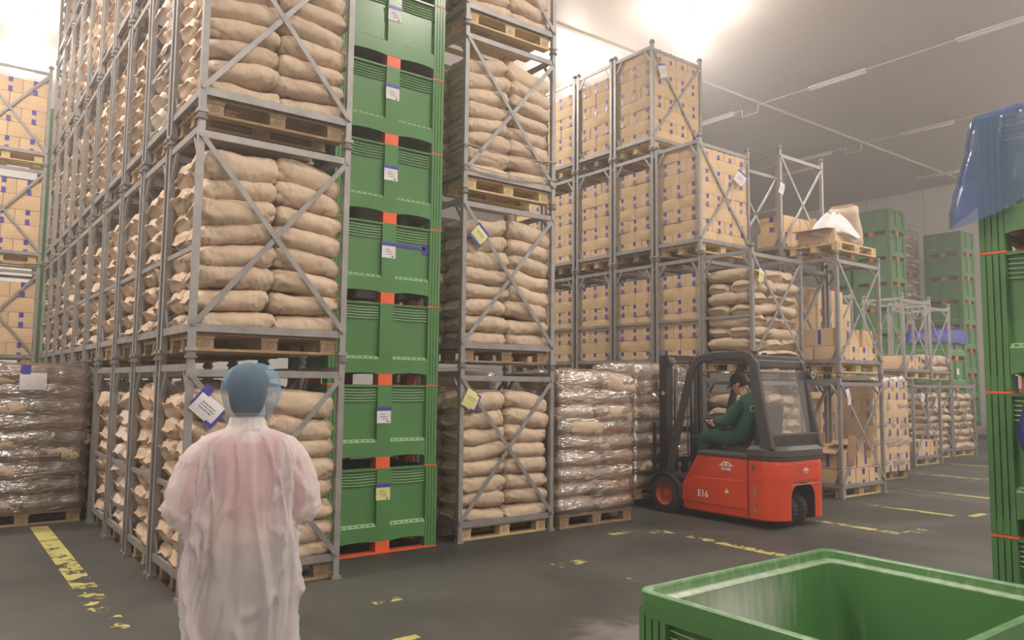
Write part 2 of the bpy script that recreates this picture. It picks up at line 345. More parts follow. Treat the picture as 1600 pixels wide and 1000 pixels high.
# unlit fluorescent strips with their conduit
def fluoro(x, segs, z=9.14):
    for (a_, b_), nm in segs:
        r = empty('fluorescent_light', (x, (a_+b_)/2, z), 0, nm, 'ceiling light', 'unlit fluorescent strips'); L_ = b_-a_
        MB().box((0, 0, .02), (.12, L_, .05)).build('housing', M['white_metal'], r, bevel=.008)
        MB().lathe([(0, -L_/2+.02), (.045, -L_/2+.03), (.045, L_/2-.03), (0, L_/2-.02)], (0, 0, -.03), 'y', 12).build('diffuser', M['white_metal'], r, True)
        for s_ in (-1, 1): MB().cyl((0, s_*L_*.35, .04), (0, s_*L_*.35, CEIL-z), .008, 8).build('hanger', M['steel'], r)
fluoro(17.3, [((9.0, 10.5), 'unlit white fluorescent strip, middle one of the nearer ceiling row'), ((5.4, 7.0), 'unlit white fluorescent strip, rightmost of the nearer ceiling row'), ((12.75, 14.3), 'unlit white fluorescent strip of the nearer row, left of the pipe bend')])
fluoro(22.6, [((9.3, 10.8), 'unlit white fluorescent strip, right one of the farther ceiling row'), ((12.95, 14.5), 'unlit white fluorescent strip of the farther row, left of the pipe bend')])
fluoro(27.9, [((11.3, 12.8), 'faint unlit fluorescent strip closest to the far wall')])
for x, nm in ((17.3, 'nearer'), (22.6, 'farther')):
    mb = MB(); r_ = .014
    mb.tube([(x, 0, 9.16), (x, 12.0, 9.16)], r_); mb.tube([(x, 12.0, 9.17), (x, 12.0, 8.98), (x, 12.02, 8.96), (x, 12.48, 8.96), (x, 12.5, 8.98), (x, 12.5, 9.17)], r_); mb.tube([(x, 12.5, 9.16), (x, 20, 9.16)], r_)
    tag(mb.build('electrical_conduit', M['white_metal']), 'white conduit with a square bend linking the %s row of ceiling strips' % nm, 'pipe')

# high-bay lamps
def high_bay():
    r = empty('high_bay_lamp', (0, 0, 0), 0, 'round high-bay lamp', 'lamp')
    p = [(.0, .13), (.10, .13), (.14, .10), (.16, .04), (.15, .04), (.12, .085), (.0, .09)]
    a_ = MB().lathe(p, (0, 0, 0)).build('reflector', M['white_metal'], r, True)
    b_ = MB().lathe([(.15, .07), (.24, .04), (.28, -.02), (.26, -.09), (.18, -.14), (.08, -.165), (0, -.17)], (0, 0, .0)).build('lamp_glass', M['glow'], r, True)
    c_ = MB().cyl((0, 0, .12), (0, 0, .22), .015, 8).build('hanger', M['steel'], r)
    return Proto(r, [(a_, []), (b_, []), (c_, [])])
HB = high_bay()
HBL = ['glaring high-bay lamp over the far end of the left aisle, lower one', 'glaring high-bay lamp over the left aisle, farthest from the camera',
       'glaring high-bay lamp above the tall carton racks, nearer one', 'glaring high-bay lamp behind the upper carton racks beside the middle sack rack']
for i, (x, y, wt) in enumerate(HIGH_BAYS):
    h = HB.put((x, y, CEIL-.22), 0, HBL[i] if i < 4 else 'unseen high-bay lamp placed out of view to light the hall', None)
    if i >= 4: h['group'] = 'lamps out of view'
    for kd, fr in (('SPOT', 1.0), ('POINT', .22)):
        l = bpy.data.lights.new('lamp_light', kd); l.energy = wt*fr; l.color = LAMP_COL; l.shadow_soft_size = .22
        if kd == 'SPOT': l.spot_size = math.radians(168); l.spot_blend = .5
        lo = bpy.data.objects.new('lamp_light', l); COL.objects.link(lo); lo.location = (0, 0, -.42); lo.parent = h
if HAZE:
    m = bpy.data.materials.new('dusty_air'); m.use_nodes = True; N = m.node_tree.nodes; L = m.node_tree.links
    for n in list(N): N.remove(n)
    o_ = N.new('ShaderNodeOutputMaterial'); v_ = N.new('ShaderNodeVolumeScatter'); v_.inputs['Density'].default_value = HAZE; v_.inputs['Anisotropy'].default_value = .55
    v_.inputs['Color'].default_value = (1, .97, .96, 1)
    L.new(v_.outputs[0], o_.inputs['Volume'])
    hz = MB().mm((X0-.1, Y0-.1, -.1), (X1+.1, Y1+.1, CEIL+.1)).build('dusty_air_haze', m); tag(hz, 'thin dusty haze filling the air of the hall', 'haze', kind='stuff')

# ------------------------------------------------------------------ pallets and stacking frames
FW, FD, LV = 1.22, .86, 1.85
def pallet_proto(detail, wood, name='wooden_pallet', L_=1.15, W_=.80):
    """three rows of blocks, five deck boards, three bottom boards"""
    bx = (.073, L_/2, L_-.073); by = (.05, W_/2, W_-.05)
    if not detail:
        mb = MB()
        for x in bx:
            for y in by: mb.box((x, y, .061), (.13, .095, .078))
        for y, w_ in ((.0725, .145), (.235, .10), (W_/2, .145), (W_-.235, .10), (W_-.0725, .145)): mb.box((L_/2, y, .133), (L_, w_, .022))
        for x in bx: mb.box((x, W_/2, .111), (.145, W_, .022))
        for y in by: mb.box((L_/2, y, .011), (L_, .10, .022))
        o_ = mb.build(name, wood); tag(o_, 'wooden pallet', 'pallet'); return Proto(o_, [])
    r = empty(name, (0, 0, 0), 0, 'wooden pallet', 'pallet'); kids = []
    for y, w_ in ((.0725, .145), (.235, .10), (W_/2, .145), (W_-.235, .10), (W_-.0725, .145)):
        kids.append((MB().box((L_/2, y, .133), (L_, w_, .022)).build('deck_board', wood, r, bevel=.003), []))
    for x in bx: kids.append((MB().box((x, W_/2, .111), (.145, W_, .022)).build('stringer_board', wood, r), []))
    for y in by: kids.append((MB().box((L_/2, y, .011), (L_, .10, .022)).build('bottom_board', wood, r, bevel=.003), []))
    bl = MB().box((0, 0, .061), (.13, .095, .078)).mesh('block', [wood, M['brand']])
    for i, x in enumerate(bx):
        for j, y in enumerate(by):
            b = link('block', bl, r); b.location = (x, y, 0); kids.append((b, []))
            if j == 0:
                mb = MB(); n = 18; rr = .024
                mb.add([(x+math.cos(2*PI*k/n)*q*1.3, y-.0485, .061+math.sin(2*PI*k/n)*q) for q in (rr, rr-.004) for k in range(n)], [(k, (k+1) % n, n+(k+1) % n, n+k) for k in range(n)])
                mb.box((x, y-.0485, .061), (.026, .001, .005)); mb.box((x-.012, y-.0485, .066), (.004, .001, .014))
                kids.append((mb.build('burnt_stamp', M['brand'], r), []))
    return Proto(r, kids)
PAL = pallet_proto(True, M['wood']); PALN = pallet_proto(True, M['wood_new'])
PALF = pallet_proto(False, M['wood']); PALFN = pallet_proto(False, M['wood_new'])

def frame_parts(rail):
    P = []; pw = .05
    def angle_post(x, y):
        mb = MB(); sx = 1 if x == 0 else -1; sy = 1 if y == 0 else -1
        mb.box((x, y, LV/2), (pw, pw, LV)); mb.box((x, y, .015), (.075, .075, .03)); return mb
    for x in (0, FW):
        for y in (0, FD):
            P.append(('post', angle_post(x, y), 'steel'))
            P.append(('joint_plate', MB().cyl((x, y, LV-.055), (x, y, LV-.035), .048, 16).cyl((x, y, LV-.035), (x, y, LV-.02), .038, 12), 'rust'))
    for y in (0, FD):
        P.append(('top_beam', MB().box((FW/2, y, 1.685), (FW-pw, .03, .055)), 'steel'))
        P.append(('bottom_beam', MB().box((FW/2, y, .178), (FW-pw, .03, .06)), 'steel'))
        e = -.022 if y == 0 else .022
        P.append(('diagonal_brace', MB().bar((.0, y+e, .20), (FW, y+e, 1.67), .042, .008, up=(0, 1, 0)).cyl((0, y+e*1.6, .205), (0, y+e*.7, .205), .02, 10).cyl((FW, y+e*1.6, 1.665), (FW, y+e*.7, 1.665), .02, 10), 'steel'))
        P.append(('diagonal_brace', MB().bar((.0, y+e*1.4, 1.67), (FW, y+e*1.4, .20), .042, .008, up=(0, 1, 0)).cyl((0, y+e*2, 1.665), (0, y+e, 1.665), .02, 10).cyl((FW, y+e*2, .205), (FW, y+e, .205), .02, 10), 'steel'))
    for x in (0, FW):
        P.append(('top_beam', MB().box((x, FD/2, 1.725), (.035, FD-pw, .055)), 'steel'))
        P.append(('bottom_beam', MB().box((x, FD/2, .178), (.03, FD-pw, .06)), 'steel'))
        for s_ in (0, 1):
            ya, yb = (.02, .17) if s_ == 0 else (FD-.02, FD-.17)
            P.append(('knee_brace', MB().bar((x, ya, 1.50), (x, yb, 1.71), .03, .022, up=(1, 0, 0)), 'steel'))
            yb = .12 if s_ == 0 else FD-.12
            P.append(('foot_brace', MB().bar((x, ya, .36), (x, yb, .2), .02, .015, up=(1, 0, 0)), 'steel'))
    if rail: P.append(('side_rail', MB().bar((0, .025, .80), (0, FD-.025, .80), .02, .04), 'steel'))
    return P
def frame_proto(detail, rail):
    if not detail:
        mb = MB()
        for n_, p, m_ in frame_parts(rail): mb.add(p.v, p.f, 1 if m_ == 'rust' else 0)
        o_ = mb.build('stacking_frame', [M['steel'], M['rust']]); tag(o_, 'frame', 'stacking frame'); return Proto(o_, [])
    r = empty('stacking_frame', (0, 0, 0), 0, 'frame', 'stacking frame')
    return Proto(r, [(p.build(n_, M[m_], r), []) for n_, p, m_ in frame_parts(rail)])
FR = {(d, q): frame_proto(d, q) for d in (True, False) for q in (True, False)}

# ------------------------------------------------------------------ paper sacks
def sack_arrays(seed, nu, nv, L_=.635, W_=.42, H_=.186):
    rs = random.Random(seed); off = Vector((rs.uniform(-50, 50), rs.uniform(-50, 50), rs.uniform(-50, 50)))
    us = []
    for i in range(nu+1):
        t = -1+2*i/nu; us.append(math.copysign(1-(1-abs(t))**1.35, t))
    rings = []
    fb = [rs.uniform(-1, 1), rs.uniform(-1, 1)]; crease = [rs.uniform(0, 6.28) for _ in range(4)]
    hi = nu > 30
    pulls = [rs.uniform(-.02, .02) for _ in range(4)]
    def ring(u, w_, h_, x, zc=0, amp=1, flap=0, sgn=0):
        r = []
        for j in range(nv):
            a = 2*PI*(j+.5)/nv; c, s_ = math.cos(a), math.sin(a)
            y = w_*math.copysign(abs(c)**.62, c); z = h_*math.copysign(abs(s_)**.85, s_)
            p = Vector((x, y, z))
            if flap:
                p.z = s_*.006+zc+.012*math.sin(y*13+crease[0])*flap+.006*math.sin(y*31+crease[1])*flap
                p.x += .012*noise.noise(Vector((y*9, sgn*3, 0))+off)*flap
            else:
                e = abs(u)
                n1 = noise.noise(p*4.2+off); n2 = noise.noise(Vector((p.x*9, p.y*9, p.z*9))+off*2)
                side = 1 if u > 0 else 0
                fan = math.sin((y*30+z*46)+crease[side]+2.2*n1)*e**3
                diag = noise.noise(Vector((p.x*7+p.y*9+p.z*16, p.x*5-p.z*12, 3))+off)
                wr = abs(noise.noise(Vector((p.x*13-p.z*34*(1 if u > 0 else -1), p.x*3, p.y*5))+off*3))
                d = (.020*n1+.007*n2+.009*fan+.012*diag*(.3+e)-.016*(wr < .10)*(1-wr/.10)*(.35+e))*amp
                nrm = Vector((0, c, s_*1.3)).normalized(); p += nrm*d
                p.z += .02*math.sin(u*2+crease[2])*.6
            r.append(p)
        return r
    X = L_/2-.02
    rings.append(ring(-1, W_*.34, .003, -X-.024, fb[0]*.03, 0, 1.0, -1)); rings.append(ring(-1, W_*.37, .003, -X-.012, fb[0]*.012, 0, .7, -1))
    for u in us:
        e = abs(u); h_ = max(.010, H_/2*(1-e**13)**.5); w_ = W_/2*(1-.07*e**5-.14*e**24)
        rings.append(ring(u, w_, h_, X*u, amp=min(1, h_/(H_/2)+.25)))
    rings.append(ring(1, W_*.37, .003, X+.012, fb[1]*.012, 0, .7, 1)); rings.append(ring(1, W_*.34, .003, X+.024, fb[1]*.03, 0, 1.0, 1))
    n = nv; vs = [tuple(v) for r in rings for v in r]; k = len(rings)
    fs = [(i*n+j, i*n+(j+1) % n, (i+1)*n+(j+1) % n, (i+1)*n+j) for i in range(k-1) for j in range(n)]
    fs += [tuple(range(n))[::-1], tuple(range((k-1)*n, k*n))]
    mi = [1 if (i < 2 or i >= k-3) else 0 for i in range(k-1) for j in range(n)]+[1, 1]
    return vs, fs, mi
NVAR = 9
SM = {}
for kind_ in ('sack', 'sack2'):
    SM[kind_] = []
for v in range(NVAR):
    vs, fs, mi = sack_arrays(100+v, 46, 36)
    for kind_ in ('sack', 'sack2'):
        me = bpy.data.meshes.new('paper_sack'); me.from_pydata(vs, [], fs)
        me.materials.append(M[kind_]); me.materials.append(M['flap'] if kind_ == 'sack' else M['sack2'])
        me.polygons.foreach_set('material_index', mi); me.polygons.foreach_set('use_smooth', [True]*len(fs)); me.update(); SM[kind_].append(me)
LOW = [sack_arrays(100+v, 12, 12) for v in range(NVAR)]
SACKS = []
def sack(loc, rot=(0, 0, 0), label='', group='', scale=(1, 1, 1), weight=1.0, kind_='sack', hidden=False, var=None):
    SACKS.append(dict(loc=Vector(loc), rot=rot, label=label, group=group, scale=scale, w=weight, k=kind_, h=hidden, v=random.randrange(NVAR) if var is None else var))
def flush_sacks(limit=300):
    for s_ in SACKS:
        p = project(s_['loc']); sc = 0
        if p and -60 < p[0] < 1660 and -40 < p[1] < 1040 and not s_['h']: sc = s_['w']/(p[2]**2)
        s_['s'] = sc
    SACKS.sort(key=lambda q: -q['s'])
    ind = [s_ for s_ in SACKS[:limit] if s_['s'] > 0]; rest = SACKS[len(ind):]
    for s_ in ind:
        o_ = link('paper_sack', SM[s_['k']][s_['v']]); o_.location = s_['loc']; o_.rotation_euler = s_['rot']; o_.scale = s_['scale']
        tag(o_, s_['label'], 'sack', s_['group'])
    if rest:
        mb = MB(); smi = []
        for s_ in rest:
            vs, fs, mi = LOW[s_['v']]; R_ = Matrix.Translation(s_['loc']) @ Euler(s_['rot']).to_matrix().to_4x4() @ Matrix.Diagonal((*s_['scale'], 1))
            k = len(mb.v); mb.v += [tuple(R_ @ Vector(v)) for v in vs]; mb.f += [tuple(i+k for i in f) for f in fs]; mb.m += [(2 if (m_ or s_['k'] == 'sack2') and s_['k'] == 'sack2' else m_) for m_ in mi]
        me = bpy.data.meshes.new('paper_sacks'); me.from_pydata(mb.v, [], mb.f)
        for m_ in (M['sack'], M['flap'], M['sack2']): me.materials.append(m_)
        me.polygons.foreach_set('material_index', mb.m); me.polygons.foreach_set('use_smooth', [True]*len(mb.f)); me.update()
        tag(link('paper_sacks', me), 'brown paper sacks filling the farther frames, behind and above the nearest ones', 'sacks', kind='stuff')

def sack_pile(ox, oy, oz, n, where, group, cols='LR', rows=(0, 1), kind_='sack', dz=.152, tilt=0., wt=1.0, hid=('R1',), pitch0=.144, jx=.016, cross=False, W_=FW, D_=FD, lean=0, names=None):
    """n layers of sacks laid lengthways along X, two across and two deep; tilt grows towards the top"""
    for k in range(n):
        mid = random.uniform(-.03, .03)
        if cross and k % 2 == 1:
            for i in range(3):
                z = oz+pitch0+dz*.55+k*dz; f = k/max(1, n-1)
                lb = 'paper sack crossways, %s from aisle, %s layer, in %s' % (('first', 'second', 'third')[i], ORD[k] if k < n-1 else 'top', where)
                sack((ox+W_/2+(i-1)*.392+random.uniform(-.01, .01), oy+D_/2+random.uniform(-.02, .02), z), (random.uniform(-.03, .03), random.uniform(-.03, .03), PI/2*(1 if random.random() < .5 else -1)+random.uniform(-.04, .04)), lb, group, (1.34, .96, (.92+.16*f)*(dz/.156)*random.uniform(.93, 1.05)), wt, kind_, i == 2)
            continue
        for c in cols:
            for r in rows:
                cx = ox+W_/2+(-.292 if c == 'L' else .292)+mid*.5+random.uniform(-jx, jx)
                cy = oy+D_/2+(-.215 if r == 0 else .215)+random.uniform(-jx, jx)-lean*k/n
                f = k/max(1, n-1)
                ry = random.uniform(-.035, .035)*(.3+f)+tilt*f*(1 if c == 'R' else -.8)
                rz = random.uniform(-.03, .03)+(PI if random.random() < .5 else 0)
                if abs(rz) > 1: ry = -ry
                rx = random.uniform(-.03, .03)+(.05 if r == 0 else -.05)*f
                hz = random.uniform(.93, 1.05)
                # sacks under load are flattened
                squash = (.92+.16*f)*(dz/.156)
                z = oz+pitch0+dz*.55+k*dz+random.uniform(-.006, .006)
                if k == n-1: hz *= 1.1; z += .01
                side = {('L', 0): 'front left', ('R', 0): 'front right', ('L', 1): 'rear left', ('R', 1): 'rear right'}[(c, r)]
                lb = '%s paper sack, %s, %s layer, in %s' % ('brown' if kind_ == 'sack' else 'pale', side, ORD[k] if k < n-1 else 'top', where)
                sack((cx, cy, z), (rx, ry, rz), lb, group, (1.0+(mid*.9 if c == 'L' else -mid*.9), random.uniform(.97, 1.03), squash*hz*.98), wt, kind_, (c+str(r)) in hid)

# ------------------------------------------------------------------ cartons
def carton_arrays(L_=.40, W_=.285, H_=.20, bulge=.010, nn=5):
    """closed box with slightly bulging sides; tape runs along the top seam (x) and down both ends"""
    bm = bmesh.new(); bmesh.ops.create_cube(bm, size=1); bmesh.ops.subdivide_edges(bm, edges=bm.edges, cuts=nn-1, use_grid_fill=True)
    for v in bm.verts:
        x, y, z = v.co*2; q = lambda a: max(0, 1-a*a)
        nx, ny, nz = x, y, z
        px = L_/2*x; py = W_/2*y; pz = H_/2*z
        if abs(x) > .99: px += math.copysign(bulge*q(y)*q(z*.9), x)
        if abs(y) > .99: py += math.copysign(bulge*q(x)*q(z*.9), y)
        if abs(z) > .99: pz += math.copysign(-.003*q(x)*q(y), z)
        v.co = (px, py, pz)
    return bm
def carton_meshes(name, bulge, H_=.20, L_=.40, W_=.285, strip=.30):
    bm = carton_arrays(L_, W_, H_, bulge); me = bpy.data.meshes.new(name); bm.to_mesh(me); bm.free(); me.materials.append(M['carton'])
    mb = MB(); t = .027
    mb.box((0, 0, H_/2-.0005), (L_+.002, t*2, .003))
    for s_ in (-1, 1):
        x = s_*(L_/2+bulge*.85+.0025)
        mb.box((x, 0, H_/2-H_*.17), (.004, t*1.9, H_*.34), rot=Matrix.Rotation(s_*.10, 3, 'Y')); mb.box((x, 0, -H_/2+H_*.19), (.004, t*1.9, H_*.36), rot=Matrix.Rotation(-s_*.08, 3, 'Y'))
    # flap seam
    mb2 = mb.mesh('tape', [M['blue_tape']]); return me, mb2
CM = [carton_meshes('carton', b) for b in (.005, .010, .016)]
CARTONS = []
def carton(loc, rz=0, scale=(1, 1, 1), label='', group='', w_=1, hidden=False, rx=0, ry=0):
    CARTONS.append(dict(loc=Vector(loc), rz=rz, scale=scale, label=label, group=group, w=w_, h=hidden, v=random.randrange(3), rx=rx, ry=ry))
def flush_cartons(limit=300):
    for s_ in CARTONS:
        p = project(s_['loc']); sc = 0
        if p and -30 < p[0] < 1630 and -30 < p[1] < 1030 and not s_['h']: sc = s_['w']/(p[2]**2)
        s_['s'] = sc
    CARTONS.sort(key=lambda q: -q['s'])
    ind = [s_ for s_ in CARTONS[:limit] if s_['s'] > 0]; rest = CARTONS[len(ind):]
    for s_ in ind:
        o_ = link('carton', CM[s_['v']][0]); o_.location = s_['loc']; o_.rotation_euler = (s_['rx'], s_['ry'], s_['rz']); o_.scale = s_['scale']
        tag(o_, s_['label'], 'carton', s_['group']); link('tape', CM[s_['v']][1], o_)
    if rest:
        mb = MB()
        for s_ in rest:
            R_ = Matrix.Translation(s_['loc']) @ Euler((0, 0, s_['rz'])).to_matrix().to_4x4() @ Matrix.Diagonal((*s_['scale'], 1))
            for me, mi in ((CM[1][0], 0), (CM[1][1], 1)):
                mb.add([R_ @ v.co for v in me.vertices], [tuple(p.vertices) for p in me.polygons], mi)
        tag(mb.build('cartons', [M['carton'], M['blue_tape']]), 'taped brown cartons farthest back in the carton racks', 'cartons', kind='stuff')
def carton_pile(ox, oy, oz, n, where, group, first='S', faces='WS', h=.2, W_=FW, D_=FD, pitch0=.144, gap=0, wt=1, side3=False):
    """layers alternate: E = ends with tape look along -X; S = long sides look along -X. faces: which sides the camera can see"""
    z = oz+pitch0; sz = h/.2
    for k in range(n):
        typ = first if k % 2 == 0 else ('E' if first == 'S' else 'S'); ny, nx = (3, 3) if typ == 'E' else (2, 4)
        ly = .855/ny; lx = 1.16/nx; sq = random.uniform(.97, 1.0)*(1 if k > 1 else .96)
        zz = z+h*sq/2; z += h*sq+.003
        for j in range(ny):
            for i in range(nx):
                vis = ('W' in faces and i == 0) or ('S' in faces and j == 0) or ('N' in faces and j == ny-1)
                x = ox+W_/2-.58+lx*(i+.5); y = oy+D_/2-.4275+ly*(j+.5)
                x += random.uniform(-.008, .008); y += random.uniform(-.005, .005)
                if typ == 'E': rz, sc = 0, (lx*.985/.40, ly*.99/.285, sz*sq)
                else: rz, sc = PI/2, (ly*.985/.40, lx*.985/.285, sz*sq)
                if not vis:
                    if 0 < k < n-1: continue
                pos = '%s' % (['rightmost', 'middle', 'leftmost'][j] if ny == 3 else ['right', 'left'][j]) if i == 0 else '%s from aisle' % ORD[i].replace('bottom', 'first')
                lb = 'carton, %s layer, %s, %s' % (ORD[k] if k < n-1 else 'top', pos, where)
                carton((x, y, zz), rz+random.uniform(-.01, .01), sc, lb, group, wt*(1 if vis else .3), not vis)

# ------------------------------------------------------------------ small tagged papers
def paper_tag(loc, size, rot, label, paper='paper', group=None, tapes=((0, .5),), text=3):
    """sheet facing -Y (local x right, z up), blue tape at the listed edges"""
    r = MB(); n = 6; w_, h_ = size; R_ = Euler(rot).to_matrix()
    vs = []; 
    for i in range(n+1):
        for j in range(2):
            t = i/n; vs.append((w_*(j-.5), -.012*math.sin(t*PI)-.004, h_*(.5-t)))
    fr = [(i*2, i*2+1, i*2+3, i*2+2) for i in range(n)]
    r.add(vs, fr); r.add([(a, b+.0012, c) for a, b, c in vs], fr)
    o_ = r.build('paper_tag', M[paper], None, True, loc=loc); o_.rotation_euler = rot
    tag(o_, label, 'paper tag', group)
    for tx, tz in tapes:
        MB().box((w_*tx*.8, -.006, h_*tz), (w_*(1.1 if tx == 0 else .35), .003, .030 if tx == 0 else h_*1.0)).build('tape', M['blue_tape'], o_)
    if text:
        mb = MB(); rs = random.Random(int(loc[0]*100))
        for i in range(text):
            x = -w_*.3
            while x < w_*.28:
                l_ = rs.uniform(.008, .03); mb.box((x+l_/2, -.0175, h_*(.12-.13*i)), (l_, .001, .005)); x += l_+.006
        mb.build('printed_lines', M['ink'], o_)
    return o_

# ------------------------------------------------------------------ green bulk bins
BX, BY, BH = 1.2, 1.0, .80
def bin_meshes(runner, ribs=True):
    body = MB(); feet = MB(); run = MB()
    for ang, W_, off in ((0, BX, BY/2), (PI/2, BY, BX/2), (PI, BX, BY/2), (-PI/2, BY, BX/2)):
        R_ = Matrix.Rotation(ang, 3, 'Z')
        def bx(s0, s1, z0, z1, d0, d1, mi=0, t=body):
            """s across the face, z up, d measured inwards from the outer skin"""
            c = R_ @ Vector(((s0+s1)/2, -off+(d0+d1)/2, (z0+z1)/2)); t.box(c, (s1-s0, d1-d0, z1-z0), mi, R_)
        h = W_/2; cw = .075; pw = .135
        bx(-h+pw, h-pw, .13, .805, .035, .06)                       # recessed wall
        bx(-h+.01, -h+pw, .10, .79, .012, .06); bx(h-pw, h-.01, .10, .79, .012, .06)
        for sg in (-1, 1):
            for q in range(4):
                a = sg*(h-.003-q*.034); b = sg*(h-.029-q*.034); bx(min(a, b), max(a, b), .016, .795, 0, .03)
            bx(*(sorted((sg*(h-.004), sg*(h-pw)))), .014, .10, .008, .10)
            bx(*(sorted((sg*(h-.001), sg*(h-pw-.004)))), -.001, .013, -.002, .10, 0, feet)
        bx(-cw, cw, .115, .795, 0, .05)                             # centre post
        bx(-cw, cw, .002, .115, .003, .12, 0, feet)
        bx(-h+.01, h-.01, .785, .803, .004, .06)                    # rim
        for sg in (-1, 1):                                          # lower rail with an arched fork opening, sloping ledge above it
            a, b = sorted((sg*cw, sg*(h-pw))); n = 10; vs = []
            for i in range(n+1):
                t = i/n; s_ = a+(b-a)*t; zb = .105+.018*math.sin(PI*t)**.5
                for z, d in ((zb, .0), (.255, .0), (.285, .035), (zb, .035)): vs.append(R_ @ Vector((s_, -off+d, z)))
            body.add(vs, [(i*4+j, i*4+(j+1) % 4, (i+1)*4+(j+1) % 4, (i+1)*4+j) for i in range(n) for j in range(4)]+[(0, 1, 2, 3), (n*4+3, n*4+2, n*4+1, n*4)])
            body.m = [1 if (q_ >= len(body.m)-n*4-2 and (q_-(len(body.m)-n*4-2)) % 4 == 1 and q_ < len(body.m)-2) else m_ for q_, m_ in enumerate(body.m)]  # sloping ledge faces take the painted highlight colour
            for i in range(6): 
                s_ = a+(b-a)*(i+.7)/6.6; bx(s_-.01, s_+.01, .266, .276, .010, .020, 0)
            if ribs:
                for q in range(5):
                    z = .760-q*.027; n = 6; vs = []
                    for i in range(n+1):
                        t = i/n; s_ = a+(b-a)*t; zz = z-.006*math.sin(PI*t)
                        for dz, d in ((0, .018), (.0045, .020), (.0045, .04), (0, .04)): vs.append(R_ @ Vector((s_, -off+d, zz+dz)))
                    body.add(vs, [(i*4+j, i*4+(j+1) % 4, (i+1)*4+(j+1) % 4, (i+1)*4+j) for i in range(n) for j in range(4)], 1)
        if runner and ang in (0, PI): bx(-h+.01, h-.01, 0, .014, -.012, .10, 0, run)
    body.mm((-.55, -.45, .14), (.55, .45, .165))
    return body, feet, run
def split_boxes(mb):
    out = []
    for i in range(0, len(mb.v), 8): out.append(MB().add(mb.v[i:i+8], [tuple(k for k in f_) for f_ in ((0, 1, 3, 2), (4, 6, 7, 5), (0, 4, 5, 1), (2, 3, 7, 6), (0, 2, 6, 4), (1, 5, 7, 3))]))
    return out
def bin_proto(runner, detail=True):
    b, f, r_ = bin_meshes(runner)
    if not detail:
        b.add(f.v, f.f, 2)
        if runner: b.add(r_.v, r_.f, 2)
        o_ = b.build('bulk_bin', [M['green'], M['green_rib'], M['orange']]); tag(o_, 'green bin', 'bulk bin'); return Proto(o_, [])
    r = empty('bulk_bin', (0, 0, 0), 0, 'green bin', 'bulk bin'); k = []
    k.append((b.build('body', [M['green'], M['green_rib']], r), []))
    for q in split_boxes(f): k.append((q.build('foot', M['orange'], r), [])); k[-1][0]['label'] = 'orange foot'
    if runner:
        for q in split_boxes(r_): k.append((q.build('skid_runner', M['orange'], r), []))
    return Proto(r, k)
BIN = bin_proto(False); BINR = bin_proto(True); BINF = bin_proto(False, False); BINFR = bin_proto(True, False)
def bin_label(b, x, z, paper, side=0, w_=.15, h_=.13, y=-BY/2):
    R_ = Euler((0, 0, side))
    l = MB().box((0, 0, 0), (w_, .003, h_)).build('label', M[paper], b); l.location = Vector((x, y-.004, z)); l['label'] = ('white' if paper == 'paper' else 'yellow')+' paper label'
    MB().box((0, -.002, h_/2+.008), (w_*1.08, .003, .034)).build('tape', M['blue_tape'], l)
    mb = MB()
    for i, ww in enumerate((.05, .07, .06)): mb.box((.012*(i-1), -.0022, .02-.022*i), (ww, .001, .005))
    mb.box((w_*.28, -.0022, -h_*.38), (.02, .001, .014)); mb.build('printed_lines', M['ink'], l)

# main stack beside the corner rack
BSX, BSY = 3.565, 7.23
lab = {0: ('yellow_paper', .565, -.005), 1: ('paper', .50, .0), 3: ('paper', .52, .0), 4: ('paper', .50, .0), 5: ('paper', .53, .0), 6: ('paper', .55, .0)}
names = ['with yellow label, standing on orange runners', 'with white label, second up', 'without any label, third from the floor',
         'with white label and blue tape strip, fourth up', 'with a white label, fifth from the floor', 'with a white label, sixth from the floor', 'with a white label, seventh from the floor', 'at the very top edge of the photo']
for k in range(8):
    b = (BINR if k == 0 else BIN).put((BSX+(.012, -.004, .0, .004, .008, .006, .010, .008)[k], BSY, k*BH), 0, 'green bin %s, beside the corner rack' % names[k], 'green bins stacked beside the corner rack')
    b['category'] = 'bulk bin'
    kk = {0: 0, 1: 1, 3: 3, 4: 4, 5: 5, 6: 6}.get(k)
    if kk is not None: bin_label(b, lab[kk][2]-.005, lab[kk][1], lab[kk][0])
    if k == 3: MB().box((.25, -.47, .60), (.36, .004, .035)).box((.43, -.47, .585), (.07, .004, .09)).build('tape_strip', M['blue_tape'], b)
# right foreground stack (its -X side faces the camera)
for k in range(4):
    b = BIN.put((4.84+.6, 1.88-.5, k*BH), 0, 'dark green bin at the right edge, %s of the foreground stack' % (['lowest', 'second', 'third', 'top'][k]), 'bins stacked at the right edge')
# far stacks
def far_stack(x, y, n, where, rz=PI/2, labels=True, z=0):
    for k in range(n):
        b = (BINFR if k == 0 else BINF).put((x+random.uniform(-.01, .01), y, z+k*BH), rz, 'green bin, %s from the floor, %s' % (ORD[k].replace('bottom', 'first'), where), 'green bins '+where)
        if labels and k % 2 == 0:
            l = MB().box((0, 0, 0), (.16, .003, .16)).build('label', M['paper'], b); l.location = (.02, -BY/2-.004, .5); l['label'] = 'white paper label'
far_stack(23.9, 12.2, 9, 'in the tall far stack left of the wrapped sacks')
far_stack(23.9, 13.5, 9, 'in the far stack capped with blue film')
far_stack(27.3, 11.55, 8, 'in the far stack nearest the right foreground bins', z=.435)
for k in range(3): PALF.put((26.75, 11.1, k*.145), 0, 'wooden pallet, %s of three under the far green stack' % ('lowest', 'middle', 'upper')[k], 'pallets under the far green stack')
far_stack(22.0, 9.7, 4, 'in the short far stack topped with blue plastic', 0)
far_stack(2.3, 18.6, 9, 'in the stack behind the far left carton rack', 0, False)

